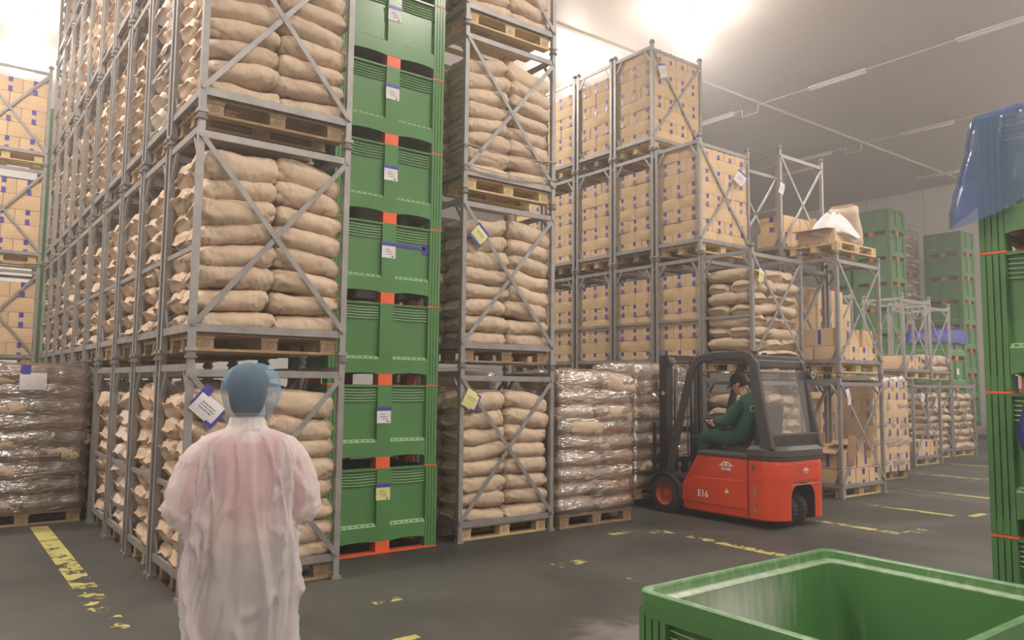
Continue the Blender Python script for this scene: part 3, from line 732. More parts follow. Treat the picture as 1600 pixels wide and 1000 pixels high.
# open bin in the foreground
def open_bin():
    r = empty('bulk_bin', (2.885, 1.60, 0), .0, 'open green bin dusted with white powder at the bottom right foreground', 'bulk bin')
    W_, D_, H_ = 1.31, 1.03, .845
    b, f, _ = bin_meshes(True)
    sc = lambda p: (p[0]*W_/BX, p[1]*D_/BY, p[2]*(H_-.06)/.803)
    b.v = [sc(p) for p in b.v]; f.v = [sc(p) for p in f.v]
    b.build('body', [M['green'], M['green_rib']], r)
    for q in split_boxes(f): q.build('foot', M['orange'], r)['label'] = 'orange foot'
    # rim: outer lip, step, inner ledge
    def rr(w_, d_, z, rad=.05, n=7):
        pts = []
        for cx, cy, a0 in ((w_-rad, d_-rad, 0), (-w_+rad, d_-rad, PI/2), (-w_+rad, -d_+rad, PI), (w_-rad, -d_+rad, 1.5*PI)):
            for i in range(n): a = a0+PI/2*i/(n-1); pts.append(Vector((cx+rad*math.cos(a), cy+rad*math.sin(a), z)))
        return pts
    w2, d2 = W_/2, D_/2
    rings = [rr(w2, d2, H_-.10), rr(w2+.006, d2+.006, H_-.045), rr(w2+.008, d2+.008, H_-.006), rr(w2+.002, d2+.002, H_), rr(w2-.016, d2-.016, H_), rr(w2-.022, d2-.022, H_-.008), rr(w2-.026, d2-.026, H_-.036), rr(w2-.046, d2-.046, H_-.040, .045), rr(w2-.068, d2-.068, H_-.046, .05), rr(w2-.070, d2-.070, H_-.10, .05)]
    mb = MB().loft(rings, caps=False); n = len(rings[0]); o_ = mb.build('rim', M['dusty'], r, False)
    dust = []
    for i, rg in enumerate(rings):
        for p in rg:
            d = 0
            if p.y > d2-.09: d = .50-.30*(p.x+w2)/W_ if p.x < .25 else .28-.2*max(0, (p.x-.25))
            elif p.x > w2-.09: d = .28
            elif p.x < -w2+.09: d = .30
            else: d = .2
            dust.append({0: -1, 1: -1, 2: 0, 3: .5, 4: .7, 5: .5, 6: .75, 7: 1.9, 8: 1.4, 9: .8}[i]*d+(-1 if i < 2 else 0))
    at = o_.data.attributes.new('dust', 'FLOAT', 'POINT'); at.data.foreach_set('value', dust)
    # inner lining with powder
    mb = MB(); dv = []
    zs = [H_-.05-(H_-.05-.17)*i/24 for i in range(25)]
    path = rr(w2-.0705, d2-.0705, 0, .08, 6); pts = []
    for i in range(len(path)):
        a, c = path[i], path[(i+1) % len(path)]; m_ = max(1, int((c-a).length/.04))
        for q in range(m_): pts.append(a.lerp(c, q/m_))
    N_ = len(pts); rows = []
    for zi, z in enumerate(zs):
        for p in pts:
            mb.v.append((p.x, p.y, z)); t = (H_-.05-z)/(H_-.2); d = 0
            if p.y > d2-.085:
                u = (p.x+w2)/W_; base = 1.25*max(0, 1-abs(u-.36)/.42) if u < .78 else .05
                d = base*(1-.35*t)*(.5+.5*min(1, t*5+.2))
            elif p.x > w2-.085:
                u = (d2-p.y)/D_; d = .22*max(0, 1-abs(u-.0)/.5)*t
            elif p.x < -w2+.085: d = .45*(1-t)
            dv.append(d)
    for i in range(24):
        for k in range(N_): mb.f.append((i*N_+k, i*N_+(k+1) % N_, (i+1)*N_+(k+1) % N_, (i+1)*N_+k)); mb.m.append(0)
    mb.v.append((0, 0, .17)); dv.append(.5)
    for k in range(N_): mb.f.append((24*N_+k, 24*N_+(k+1) % N_, 25*N_)); mb.m.append(0)
    me = bpy.data.meshes.new('lining'); me.from_pydata(mb.v, [], mb.f); me.materials.append(M['dusty']); me.polygons.foreach_set('use_smooth', [True]*len(mb.f))
    at = me.attributes.new('dust', 'FLOAT', 'POINT'); at.data.foreach_set('value', dv); link('lining', me, r)['label'] = 'powdery inner walls'
open_bin()

# blue films over bins
def drape(name, cx, cy, w_, d_, ztop, drop, flare, mat_, label, n=96, seed=1, lift=.02, cat='plastic film', nz_=22):
    rs = random.Random(seed); mb = MB(); rings = []
    def per(t, ox, oy):
        P = 2*(w_+d_); s_ = (t % 1)*P
        if s_ < w_: return Vector((cx-w_/2+s_, cy-d_/2-oy, 0)), Vector((0, -1, 0))
        s_ -= w_
        if s_ < d_: return Vector((cx+w_/2+ox, cy-d_/2+s_, 0)), Vector((1, 0, 0))
        s_ -= d_
        if s_ < w_: return Vector((cx+w_/2-s_, cy+d_/2+oy, 0)), Vector((0, 1, 0))
        s_ -= w_; return Vector((cx-w_/2-ox, cy+d_/2-s_, 0)), Vector((-1, 0, 0))
    k = 10
    for i in range(k):       # top
        q = .08+.92*i/(k-1); r = []
        for j in range(n):
            p, _ = per(j/n, 0, 0); p = Vector((cx, cy, 0)).lerp(p, q)
            p.z = ztop+lift+.05*(noise.noise(Vector((p.x*3.1, p.y*3.1, seed)))+.25)+.02*noise.noise(Vector((p.x*11, p.y*11, seed))); r.append(p)
        rings.append(r)
    for i in range(1, nz_+1):      # skirt
        t = i/nz_; r = []
        for j in range(n):
            p, nrm = per(j/n, 0, 0); dr = drop*(1+.06*math.sin(j/n*12.6+seed)+.05*math.sin(j/n*41))+min(.16, flare(j/n)*1.1)
            fold = .5+.5*math.sin(j/n*2*PI*17+2*noise.noise(Vector((j*.15, 0, seed))))
            corner = flare(j/n)
            c_ = Vector((p.x-cx, p.y-cy, 0)).normalized()
            p = p+nrm*(.012+.022*fold*t)+c_*corner*(.15+.85*min(1, t*1.15))**1.3
            p.z = ztop+lift-t*dr+.01*noise.noise(Vector((p.x*6, p.y*6, t*5))); p += nrm*.016*abs(noise.noise(Vector((p.x*8, p.y*8, p.z*7))))
            r.append(p)
        rings.append(r)
    mb.loft(rings, caps=False); mb.f.append(tuple(range(n))[::-1]); mb.m.append(0)
    o_ = mb.build(name, mat_, None, True); return tag(o_, label, cat)
# corner towards the camera's left (x min, y max): parameter there = (2w+d)/P
P_ = 2*(1.2+1.0); tc_ = (2*1.2+1.0)/P_
def flr(t):
    d = abs(t-tc_); return .15*max(0, 1-d/.045)**.8
drape('plastic_film', 5.44, 1.38, 1.2, 1.0, 3.20, .50, flr, M['blue_film'], 'translucent blue plastic film draped over the bins at the right edge', n=160, seed=3)
drape('plastic_film', 23.9, 13.5, 1.0, 1.2, 7.2, .35, lambda t: .05, M['blue_bag'], 'blue film capping the tall far green bins', n=60, seed=5, nz_=6)
drape('plastic_film', 22.0, 9.7, 1.2, 1.0, 3.2, .30, lambda t: .05, M['blue_bag'], 'blue plastic lining over the short far bin stack', n=60, seed=6, nz_=6)
def bag_blob(c, sx, sy, sz, mat_, label, seed=1, name='plastic_bag'):
    mb = MB(); rings = []; n = 28
    for i in range(19):
        t = i/18; r = []
        rad = math.sin(PI*min(1, .04+t*.97))**.6*(1-.35*t)
        for j in range(n):
            a = 2*PI*j/n; p = Vector((c[0]+sx*rad*math.cos(a), c[1]+sy*rad*math.sin(a), c[2]-sz/2+sz*t))
            f = 1+.18*noise.noise(Vector((math.cos(a)*1.6, math.sin(a)*1.6, t*3+seed)))+.05*math.sin(a*9+t*3)
            p.x = c[0]+(p.x-c[0])*f; p.y = c[1]+(p.y-c[1])*f; r.append(p)
        rings.append(r)
    mb.loft(rings); return tag(mb.build(name, mat_, None, True), label, 'plastic bag')
bag_blob((4.775, 1.60, 1.44), .075, .11, .42, M['blue_bag'], 'shiny blue plastic bag hanging out of the lower fork slot at the right edge', 2)
bag_blob((4.79, 1.50, 2.42), .06, .14, .17, M['blue_bag'], 'small blue plastic bag bulging from the upper fork slot at the right edge', 6)

# ------------------------------------------------------------------ left row: ten columns of five levels
ROWX, ROWY, STEP = 1.58, 6.07, .99
CN = ['corner', 'second', 'third', 'fourth', 'fifth', 'sixth', 'seventh', 'eighth', 'ninth', 'tenth']
LN = ['floor level', 'second level', 'third level', 'fourth level', 'top level']
for c in range(10):
    y = ROWY+c*STEP+.02
    for l in range(5):
        z = l*LV; near = c < 4 and l < 4
        where = ('corner rack' if c == 0 else '%s rack of the left row' % CN[c])+', '+LN[l]
        rail = (l in (0, 1)) or (c+l) % 3 == 0
        FR[(near, rail)].put((ROWX, y, z), 0, 'grey steel stacking frame, %s' % where, 'steel frames of the left row')['category'] = 'stacking frame'
        P_new = (c+l) % 3 == 1 and c > 0
        pp = (PALN if P_new else PAL) if (near and (c < 2 or l < 2)) else (PALFN if P_new else PALF)
        pp.put((ROWX+.035, y+.03, z+.002), 0, 'wooden pallet under sacks, %s' % where, 'pallets in the left row')
        kind_ = 'sack2' if (c, l) in ((2, 0), (1, 2), (1, 3), (0, 3), (2, 3)) else 'sack'
        n = 8
        if c == 0:
            sack_pile(ROWX, y, z, n, where, 'sacks in the corner rack', tilt={0: .04, 1: .20, 2: .26}.get(l, .1), wt=3.0, kind_=kind_, hid=('R1',), dz={1: .177, 0: .168}.get(l, .172))
        else:
            sack_pile(ROWX, y, z, n, where, 'sacks in the left row', cols='LR' if c < 5 else 'L', wt=.55 if l < 3 else .4, kind_=kind_, hid=('R0', 'R1'), jx=.024, tilt=.12, dz=random.uniform(.158, .178))

# ------------------------------------------------------------------ middle rack beside the green stack
CX, CY = 4.43, 6.70
for l in range(4):
    where = 'middle rack, '+LN[l]
    FR[(True, False)].put((CX, CY, l*LV), 0, 'grey steel stacking frame right of the green bins, %s' % LN[l], 'steel frames of the middle rack')
    (PALN if l != 1 else PAL).put((CX+.035, CY+.03, l*LV+.002), 0, 'wooden pallet right of the green bins, %s' % LN[l], 'pallets in the middle rack')
    sack_pile(CX, CY, l*LV, [8, 8, 8, 6][l], where, 'sacks in the middle rack', tilt=[.14, .20, .20, .3][l], wt=3.0, hid=('R1',), dz=[.168, .174, .168, .168][l])
for i, zz in enumerate((4.17, 3.95)):
    mb = MB(); a = (CX-.03, CY-.035, zz); b = (CX+FW+.03, CY-.035, zz)
    pts = [(CX-.03+(FW+.06)*t, CY-.047-.012*math.sin(PI*t), zz-.05*math.sin(PI*t)+(.03*t if i == 0 else .04*t)) for t in [j/10 for j in range(11)]]
    for p, q in zip(pts, pts[1:]): mb.bar(p, q, .003, .022, up=(0, 1, 0))
    mb.bar((CX-.032, CY-.045, zz), (CX-.032, CY+.92, zz), .003, .022, up=(1, 0, 0)); mb.bar((CX+FW+.032, CY-.045, zz+.03), (CX+FW+.032, CY+.92, zz), .003, .022, up=(1, 0, 0))
    tag(mb.build('strap', M['white_strap']), 'white strap around sacks of the middle rack, %s of the two' % ('upper', 'lower')[i], 'strap')

# ------------------------------------------------------------------ wrapped pallets
def film_shell(ox, oy, oz, w_, d_, h, n, mat_, label, seed=0):
    mb = MB(); rings = []; N_ = 120; rad = .09
    k = n*6
    def pt(t, g):
        W_, D_ = w_+2*g, d_+2*g; P = 2*(W_+D_); s_ = t*P; x0, y0 = -g, -g
        if s_ < W_: x, y = s_, 0
        elif s_ < W_+D_: x, y = W_, s_-W_
        elif s_ < 2*W_+D_: x, y = 2*W_+D_-s_, D_
        else: x, y = 0, P-s_
        # round the corners
        cx = min(max(x, rad), W_-rad); cy = min(max(y, rad), D_-rad); v = Vector((x-cx, y-cy, 0))
        if v.length > rad: v = v.normalized()*rad
        nr = v.normalized() if v.length > 1e-6 else Vector((0, 0, 0))
        return Vector((ox+x0+cx+v.x, oy+y0+cy+v.y, 0)), nr
    for i in range(k+1):
        t = i/k; z = oz+h*t; r = []
        for j in range(N_):
            p, nr = pt(j/N_, .018)
            b = .012*math.cos(2*PI*t*n)*-1 + .012*noise.noise(Vector((p.x*3, p.y*3, z*5+seed)))+.008*noise.noise(Vector((p.x*9, p.y*9, z*14)))
            p = p+nr*(b-.002); p.z = z; r.append(p)
        rings.append(r)
    for q, dz in ((.93, .035), (.75, .055), (.5, .06), (.2, .06)):
        r = []
        for j in range(N_):
            p, nr = pt(j/N_, .018); c_ = Vector((ox+w_/2, oy+d_/2, 0)); p = c_.lerp(p, q); p.z = oz+h+dz+.03*noise.noise(Vector((p.x*4, p.y*4, seed))); r.append(p)
        rings.append(r)
    mb.loft(rings, caps=False); mb.f.append(tuple(range(len(rings)*N_-N_, len(rings)*N_))); mb.m.append(0)
    o_ = mb.build('stretch_film', mat_, None, True); return tag(o_, label, 'plastic film')
def wrapped(ox, oy, oz, n, where, film='film', dz=.175, pal=None, w_=1.2, d_=.84, lbl=True, hid=()):
    (pal or PAL).put((ox+.025, oy+.02, oz+.001), 0, 'wooden pallet under the %s' % where, 'pallets under wrapped sacks')
    sack_pile(ox, oy, oz, n, where, 'sacks under film', W_=w_, D_=d_, dz=dz, wt=2.2, jx=.045, hid=hid, tilt=.06)
    film_shell(ox+.0, oy-.01, oz+.15, w_, d_+.02, n*dz+.03, n, M[film], 'clear stretch film around the %s' % where, seed=ox)
wrapped(5.74, 6.65, 0, 9, 'wrapped sack pallet beside the middle rack', hid=('R1', 'L1'))
wrapped(7.62, 7.30, .10, 9, 'wrapped sack pallet on the forks', hid=('R1',), dz=.180)
wrapped(.33, 10.15, 0, 9, 'wrapped sack pallet at the left edge', 'film_dark', hid=('L1', 'R1'))
wrapped(4.45, 7.75, 0, 9, 'wrapped sack pallet behind the middle rack', hid=('R1', 'L1'))
# notes under the film
paper_tag((.95, 10.085, 1.60), (.26, .19), (0, 0, 0), 'pale green note under film on the wrapped sacks at the left edge', 'paper', tapes=((-.35, .45),), text=0)
paper_tag((8.10, 7.245, 1.66), (.15, .13), (0, 0, .0), 'pale green note on the wrapped sacks on the forks', 'paper', tapes=(), text=2)

# ------------------------------------------------------------------ carton racks across the aisle
RX = 9.33
RY = [10.43, 9.46, 8.50, 7.54, 6.62]     # near-corner y of each column, left to right in the photo
RN = ['first', 'second', 'third', 'fourth', 'fifth']
def rframe(x, y, l, where, rail=False, d=True): FR[(d, rail)].put((x, y, l*LV), 0, 'grey steel stacking frame, %s, %s' % (where, LN[l]), 'steel frames of the far racks')
for c, y in enumerate(RY):
    top = {0: 4, 1: 4, 2: 4, 3: 3, 4: 2}[c]
    for l in range(top):
        where = '%s carton rack, %s' % (RN[c], LN[l]) if c < 4 else 'sack rack behind the forklift, %s' % LN[l]
        rframe(RX, y, l, '%s column across the aisle' % RN[c], rail=(l < 2), d=(c > 0 and l > 0))
        (PALFN if (c+l) % 2 else PALF).put((RX+.035, y+.03, l*LV+.002), 0, 'wooden pallet, %s column across the aisle, %s' % (RN[c], LN[l]), 'pallets across the aisle')
        if c < 4:
            last = l == top-1
            carton_pile(RX, y, l*LV, 7 if not last else (8 if c in (2, 3) else 7), where, 'cartons across the aisle', first='E' if l > 1 else 'E', faces='WS' if (last or (c == 3)) and l == {3: 2, 2: 3, 1: 3, 0: 3}[c] and c > 1 else 'W', h=.2 if l != 2 else .198, wt=1 if l > 0 else .05)
        else:
            sack_pile(RX, y, l*LV, 8, where, 'sacks behind the forklift', tilt=.06, wt=1.4, hid=('R1',), jx=.03, dz=.168, cross=True)
# further column beyond the left one, seen beside the middle rack
for l in range(1, 4):
    rframe(RX, 11.40, l, 'column beside the middle rack', d=False)
    carton_pile(RX, 11.40, l*LV, 7, 'rack beside the middle rack, '+LN[l], 'cartons across the aisle', first='E', faces='W', wt=.8)
    PALF.put((RX+.035, 11.43, l*LV+.002), 0, 'wooden pallet, column beside the middle rack, %s' % LN[l], 'pallets across the aisle')
rframe(RX, 11.40, 0, 'column beside the middle rack', d=False)

# ------------------------------------------------------------------ right-hand racks
def open_carton(loc, size, rz, label, group=None, flaps=(1, 1, 1, 1), tapev=True, ang=.5):
    w_, d_, h_ = size; r = empty('open_carton', loc, rz, label, 'carton', group); t = .006
    mb = MB(); mb.mm((-w_/2, -d_/2, 0), (w_/2, d_/2, t))
    mb.mm((-w_/2, -d_/2, 0), (w_/2, -d_/2+t, h_)); mb.mm((-w_/2, d_/2-t, 0), (w_/2, d_/2, h_)); mb.mm((-w_/2, -d_/2, 0), (-w_/2+t, d_/2, h_)); mb.mm((w_/2-t, -d_/2, 0), (w_/2, d_/2, h_))
    mb.build('box', M['carton'], r)
    for i, (on, s_) in enumerate(zip(flaps, ((0, -1), (0, 1), (-1, 0), (1, 0)))):
        if not on: continue
        l_ = min(w_, d_)*.34; a = ang-.5+random.uniform(-.4, .4)
        if s_[0] == 0:
            p = Vector((0, s_[1]*d_/2, h_)); q = p+Vector((0, s_[1]*math.cos(a)*l_, math.sin(a)*l_)); f = MB().bar(p, q, w_*.98, .006, up=(1, 0, .001))
        else:
            p = Vector((s_[0]*w_/2, 0, h_)); q = p+Vector((s_[0]*math.cos(a)*l_, 0, math.sin(a)*l_)); f = MB().bar(p, q, d_*.98, .006)
        f.build('flap', M['carton_in'], r)
    if tapev: MB().box((0, -d_/2-.002, h_*.5), (.05, .003, h_*.8)).build('tape', M['blue_tape'], r); MB().box((-w_/2-.002, 0, h_*.5), (.003, .05, h_*.8)).build('tape', M['blue_tape'], r)
    return r
def big_carton(loc, size, rz, label, group, w_=1.0):
    carton(Vector(loc)+Vector((0, 0, size[2]/2)), rz, (size[0]/.4, size[1]/.285, size[2]/.2), label, group, w_*4)
KX, KY = 10.80, 6.17
for l in range(2):
    FR[(True, False)].put((KX, KY, l*LV), 0, 'grey steel stacking frame holding loose cartons right of the forklift, %s' % LN[l], 'steel frames right of the forklift')
    PALN.put((KX+.035, KY+.03, l*LV+.002), 0, 'pale wooden pallet of loose cartons right of the forklift, %s' % LN[l], 'pallets right of the forklift')
g = 'loose cartons right of the forklift'
for i in range(3):
    for k in range(2):
        big_carton((KX+.22+i*.39, KY+.22+k*.44, .146), (.42, .36, .27), PI/2, 'taped carton on the floor pallet, %s %s, right of the forklift' % ('front' if k == 0 else 'rear', ('left', 'middle', 'right')[i]), g)
open_carton((KX+.27, KY+.24, .418), (.46, .38, .28), .0, 'open brown carton standing left on the floor pallet right of the forklift', g)
open_carton((KX+.80, KY+.25, .418), (.50, .38, .40), .0, 'tall open brown carton standing right on the floor pallet right of the forklift', g, flaps=(1, 0, 1, 0), ang=.3)
big_carton((KX+.30, KY+.66, .418), (.5, .38, .3), 0, 'closed carton behind the open ones on the floor pallet', g)
big_carton((KX+.85, KY+.66, .418), (.5, .38, .3), 0, 'closed carton behind the tall open one on the floor pallet', g)
for i in range(4):
    for k in range(2):
        big_carton((KX+.17+i*.288, KY+.22+k*.44, LV+.146), (.40, .275, .26), PI/2, 'taped carton one level up right of the forklift, %s %s' % ('front' if k == 0 else 'rear', ('first', 'second', 'third', 'fourth')[i]), g)
open_carton((KX+.42, KY+.35, LV+.41), (.72, .52, .27), .03, 'long open carton on the small cartons one level up right of the forklift', g, flaps=(0, 0, 0, 0))
big_carton((KX+1.0, KY+.25, LV+.41), (.30, .34, .27), 0, 'small carton with a blue taped edge beside the long open carton', g)
# load on top of that rack
z = 2*LV
PALN.put((KX+.0, KY-.02, z), .0, 'pale wooden pallet lying on top of the rack right of the forklift', 'pallets right of the forklift')
open_carton((KX+.33, KY+.36, z+.147), (.60, .60, .20), .05, 'open carton holding a white plastic liner on top of the rack', None, flaps=(0, 0, 1, 0), tapev=False)
mb = MB(); rings = []
for i in range(13):
    t = i/12; r = []
    for j in range(26):
        a = 2*PI*j/26; rad = (1-.75*t**1.4); f = 1+.16*noise.noise(Vector((math.cos(a)*1.7, math.sin(a)*1.7, t*2)))+.05*math.sin(a*7)
        r.append((KX+.44+.44*rad*f*math.cos(a)+.0*t, KY+.30+.36*rad*f*math.sin(a), z+.26+.46*t*(1-.15*t)+.03*math.sin(a*5)-.08*max(0, math.cos(a))*(1-t)))
    rings.append(r)
tag(mb.loft(rings).build('plastic_liner', M['paper'], None, True), 'crumpled white plastic liner sagging out of the open carton on the rack top', 'plastic liner')
# upright open sack
vs, fs, mi = sack_arrays(55, 34, 26, .62, .44, .30)
me = bpy.data.meshes.new('upright_sack'); me.from_pydata(vs, [], fs); me.materials.append(M['sack']); me.materials.append(M['flap']); me.polygons.foreach_set('material_index', mi); me.polygons.foreach_set('use_smooth', [True]*len(fs)); me.update()
o_ = link('paper_sack', me); o_.location = (KX+.90, KY+.34, z+.50); o_.rotation_euler = (0, 1.05, .25); o_.scale = (1.22, 1.05, 1.15); tag(o_, 'large brown sack leaning upright on top of the rack right of the forklift', 'sack')
carton((KX+.72, KY+.66, z+.48), .3, (.8, .9, 1.9), 'small carton behind the upright sack on the rack top', g, 3)
bag_blob((KX+1.12, KY+.66, z+.34), .13, .14, .42, M['blue_bag'], 'blue plastic bag standing behind the upright brown sack', 4)
# empty-topped frame behind it
EX, EY = 10.82, 7.12
for l in range(3):
    rframe(EX, EY, l, 'column behind the loose carton rack', rail=(l == 2))
    (PAL if l == 2 else PALF).put((EX+.035, EY+.03, l*LV+.002), 0, 'wooden pallet behind the loose carton rack, %s' % LN[l], 'pallets right of the forklift')
for i in range(4): big_carton((EX+.17+i*.288, EY+.24, 2*LV+.146), (.44, .275, .30), PI/2, 'carton on the lower layer in the half-empty top frame, %s from the left' % ORD[i].replace('bottom', 'first'), g)
for i in range(2): big_carton((EX+.38+i*.47, EY+.26, 2*LV+.45), (.45, .44, .28), 0, 'carton on the upper layer in the half-empty top frame, %s one' % ('left', 'right')[i], g)
for l in range(2):
    for i in range(2): big_carton((EX+.32+i*.58, EY+.44, l*LV+.146), (.56, .72, 1.30), 0, 'tall brown carton behind the loose carton rack, %s, %s' % (LN[l], ('left', 'right')[i]), 'tall cartons')
# deeper carton columns
MX = 14.3
for c, (x, y, lv) in enumerate(((MX, 8.55, 2), (MX, 9.55, 2), (12.3, 7.6, 2))):
    for l in range(lv):
        if c < 2: rframe(x, y, l, 'column %s' % ('behind the wrapped cartons', 'farther behind the wrapped cartons')[c], d=False)
        PALFN.put((x+.035, y+.03, l*LV+.002), 0, 'wooden pallet, deeper column %s, %s' % (('on the left', 'farthest back', 'nearest the forklift')[c], LN[l]), 'pallets in the deeper columns')
        carton_pile(x, y, l*LV, 4, 'deeper carton column, %s, %s' % (('left', 'far', 'near')[c], LN[l]), 'cartons in the deeper columns', faces='WS', h=.36, wt=1.2)
# shrink-wrapped cartons
PALF.put((13.35, 7.0, 0), 0, 'wooden pallet under the shrink-wrapped cartons', 'pallets in the deeper columns')
carton_pile(13.32, 6.95, 0, 5, 'wrapped carton pallet right of the loose carton rack', 'wrapped cartons', faces='WS', h=.33, wt=1.5)
film_shell(13.33, 6.97, .15, 1.2, .86, 1.66, 5, M['film'], 'stretch film around the cartons standing right of the loose carton rack', 9)
# small racks farther back
NX, NY = 16.6, 7.85
rframe(NX, NY, 0, 'small rack with low cartons near the yellow lines')
PALN.put((NX+.035, NY+.03, .002), 0, 'pale wooden pallet in the small rack with low cartons', 'pallets in the small far racks')
for i in range(3): big_carton((NX+.22+i*.39, NY+.3, .146), (.50, .37, .36), PI/2, 'low brown carton in the small far rack, %s' % ('left', 'middle', 'right')[i], 'cartons in the small far racks')
rframe(NX+.1, NY+.2, 1, 'small rack with a few cartons')
PALN.put((NX+.135, NY+.23, LV+.002), 0, 'wooden pallet one level up in the small far rack', 'pallets in the small far racks')
for i in range(3): big_carton((NX+.26+i*.34, NY+.5, LV+.146), (.42, .32, .34), PI/2, 'brown carton one level up in the small far rack, %s' % ('left', 'middle', 'right')[i], 'cartons in the small far racks')
OX, OY = 18.55, 8.45
for c in range(2):
    x = OX+c*1.3; y = OY
    rframe(x, y, 0, 'small sack rack %s' % ('left', 'right')[c]); PALN.put((x+.035, y+.03, .002), 0, 'wooden pallet in the small sack rack, %s' % ('left', 'right')[c], 'pallets in the small far racks')
    sack_pile(x, y, 0, 8, '%s small far sack rack' % ('left', 'right')[c], 'sacks in the small far racks', wt=3.4, hid=('R1',), jx=.03, cross=True, dz=.17)
rframe(OX+.05, OY, 1, 'small rack with two layers of sacks')
PALN.put((OX+.085, OY+.03, LV+.002), 0, 'wooden pallet one level up under two layers of sacks', 'pallets in the small far racks')
sack_pile(OX+.05, OY, LV, 2, 'upper small far rack', 'sacks in the small far racks', wt=2.5, hid=('R1',), dz=.19)
# tall wrapped sacks beside the tall green stack
for k in range(4):
    wrapped(25.7, 12.35, k*1.8, 10, 'far wrapped sack tower by the green stack, %s' % ['bottom', 'second', 'third', 'top'][k]+' tier', dz=.158)
# grey crates by the wall
for k in range(2):
    r = empty('plastic_crate', (28.6, 9.9, k*.86), 0, 'grey plastic crate in the far gap beside the right bins, %s one' % ('lower', 'upper')[k], 'crate', 'grey crates')
    MB().mm((-.6, -.5, .12), (.6, .5, .8)).mm((-.63, -.53, .76), (.63, .53, .82)).mm((-.63, -.53, .10), (.63, .53, .18)).build('body', M['grey_crate'], r, bevel=.02)
    for x in (-.55, 0, .55): MB().mm((x-.05, -.5, 0), (x+.05, .5, .12)).build('foot', M['grey_crate'], r)
# far left carton rack
GX, GY = .28, 16.15
for l in range(4):
    FR[(False, False)].put((GX, GY, l*LV), 0, 'grey steel stacking frame of the far left carton rack, %s' % LN[l], 'steel frames of the far left rack')
    PALFN.put((GX+.035, GY+.03, l*LV+.002), 0, 'wooden pallet in the far left carton rack, %s' % LN[l], 'pallets in the far left rack')
    z = l*LV+.146
    for k in range(5 if l < 3 else 5):
        nx = 3 if k % 2 == 0 else 2
        for i in range(nx):
            lx = 1.16/nx; 
            carton((GX+.03+lx*(i+.5), GY+.22, z+.135), PI/2 if nx == 3 else 0, ((.40/.4, lx*.98/.285, 1.33) if nx == 3 else (lx*.985/.4, .40/.285, 1.33)), 'brown carton, %s layer, %s, far left carton rack, %s' % (ORD[k], ('left', 'middle', 'right')[i] if nx == 3 else ('left', 'right')[i], LN[l]), 'cartons in the far left rack', 1.6)
        z += .272
    MB_ = None

# paper tags on the racks
paper_tag((1.70, 6.05, 1.42), (.21, .17), (0, .72, 0), 'white sheet with blue tape on the brace beside the blue hair cap', tapes=((-.5, .28), (.55, -.1)))
paper_tag((4.60, 6.66, 3.21), (.17, .17), (0, .75, 0), 'yellow sheet taped across the brace, second level of the middle rack', 'yellow_paper', tapes=((0, .5), (0, -.5)), text=2)
paper_tag((4.52, 6.66, 1.46), (.17, .19), (0, .5, .0), 'yellow sheet taped to the brace, floor level of the middle rack', 'yellow_paper', tapes=((.55, .0),), text=2)
paper_tag((9.49, 8.42, 6.87), (.14, .22), (0, -.25, -.3), 'white tag on the topmost carton rack brace')
paper_tag((10.21, 7.44, 4.96), (.19, .19), (0, .6, -.3), 'white square tag on the third-level carton rack')
paper_tag((9.44, 6.55, 3.22), (.12, .20), (0, .2, 0), 'yellow-green tag with blue tape on the sack rack above the forklift', 'yellow_paper', tapes=((.3, .5), (.6, 0)), text=2)
paper_tag((10.80, 7.08, 4.83), (.13, .20), (0, .3, 0), 'white tag with blue tape on the empty top frame')
paper_tag((9.63, 6.55, 1.22), (.10, .17), (0, .3, 0), 'white tag with blue tape seen through the forklift cab')
paper_tag((10.94, 6.12, 1.50), (.10, .26), (0, -.3, 0), 'narrow white tag with blue tape on the floor-level loose carton rack')
paper_tag((16.9, 7.79, 1.45), (.14, .2), (0, .3, 0), 'small white tag on the small far rack')
paper_tag((18.9, 8.39, 1.35), (.2, .3), (0, .6, 0), 'white tag hanging at the small far sack rack')

# ------------------------------------------------------------------ forklift
def text(body, size, loc, rot, mat_, parent, name='lettering', ext=.0015, align='CENTER', bold=0):
    c = bpy.data.curves.new(name, 'FONT'); c.body = body; c.size = size; c.extrude = ext; c.align_x = align; c.align_y = 'CENTER'; c.offset = bold
    c.materials.append(mat_); o_ = bpy.data.objects.new(name, c); COL.objects.link(o_)
    bpy.context.view_layer.update(); me = bpy.data.meshes.new_from_object(o_.evaluated_get(bpy.context.evaluated_depsgraph_get())); bpy.data.objects.remove(o_)
    o_ = link(name, me, parent); o_.location = loc; o_.rotation_euler = rot; return o_
FK = empty('forklift', (8.22, 5.95, 0), 0, 'red electric forklift with a black cab carrying a wrapped pallet', 'forklift')
hw = .53
def foot_ring(z, yf, grow=0, rear=-.80, rad=.25):
    pts = [(-hw-grow, yf), (hw+grow, yf)]
    n = 9
    for k in range(n): a = -PI/2*k/(n-1); pts.append((hw+grow-rad+rad*math.cos(a), rear-grow+rad+rad*math.sin(a)))
    for k in range(n): a = -PI/2-PI/2*k/(n-1); pts.append((-hw-grow+rad+rad*math.cos(a), rear-grow+rad+rad*math.sin(a)))
    return [Vector((x, y, z)) for x, y in pts]
rings = [foot_ring(.085, .50, -.03, -.74), foot_ring(.11, .55), foot_ring(.24, .585), foot_ring(.37, .59), foot_ring(.43, .56), foot_ring(.60, .455, .004), foot_ring(.74, .365, .0), foot_ring(.785, .34, -.01)]
body = MB().loft(rings).build('body', [M['red'], M['black']], FK, bevel=.012)
cut = MB(); n = 14; prof = [(-.24, -.2), (.24, -.2)]+[(.24*math.cos(PI*k/n), .36+.17*math.sin(PI*k/n)) for k in range(n+1)]
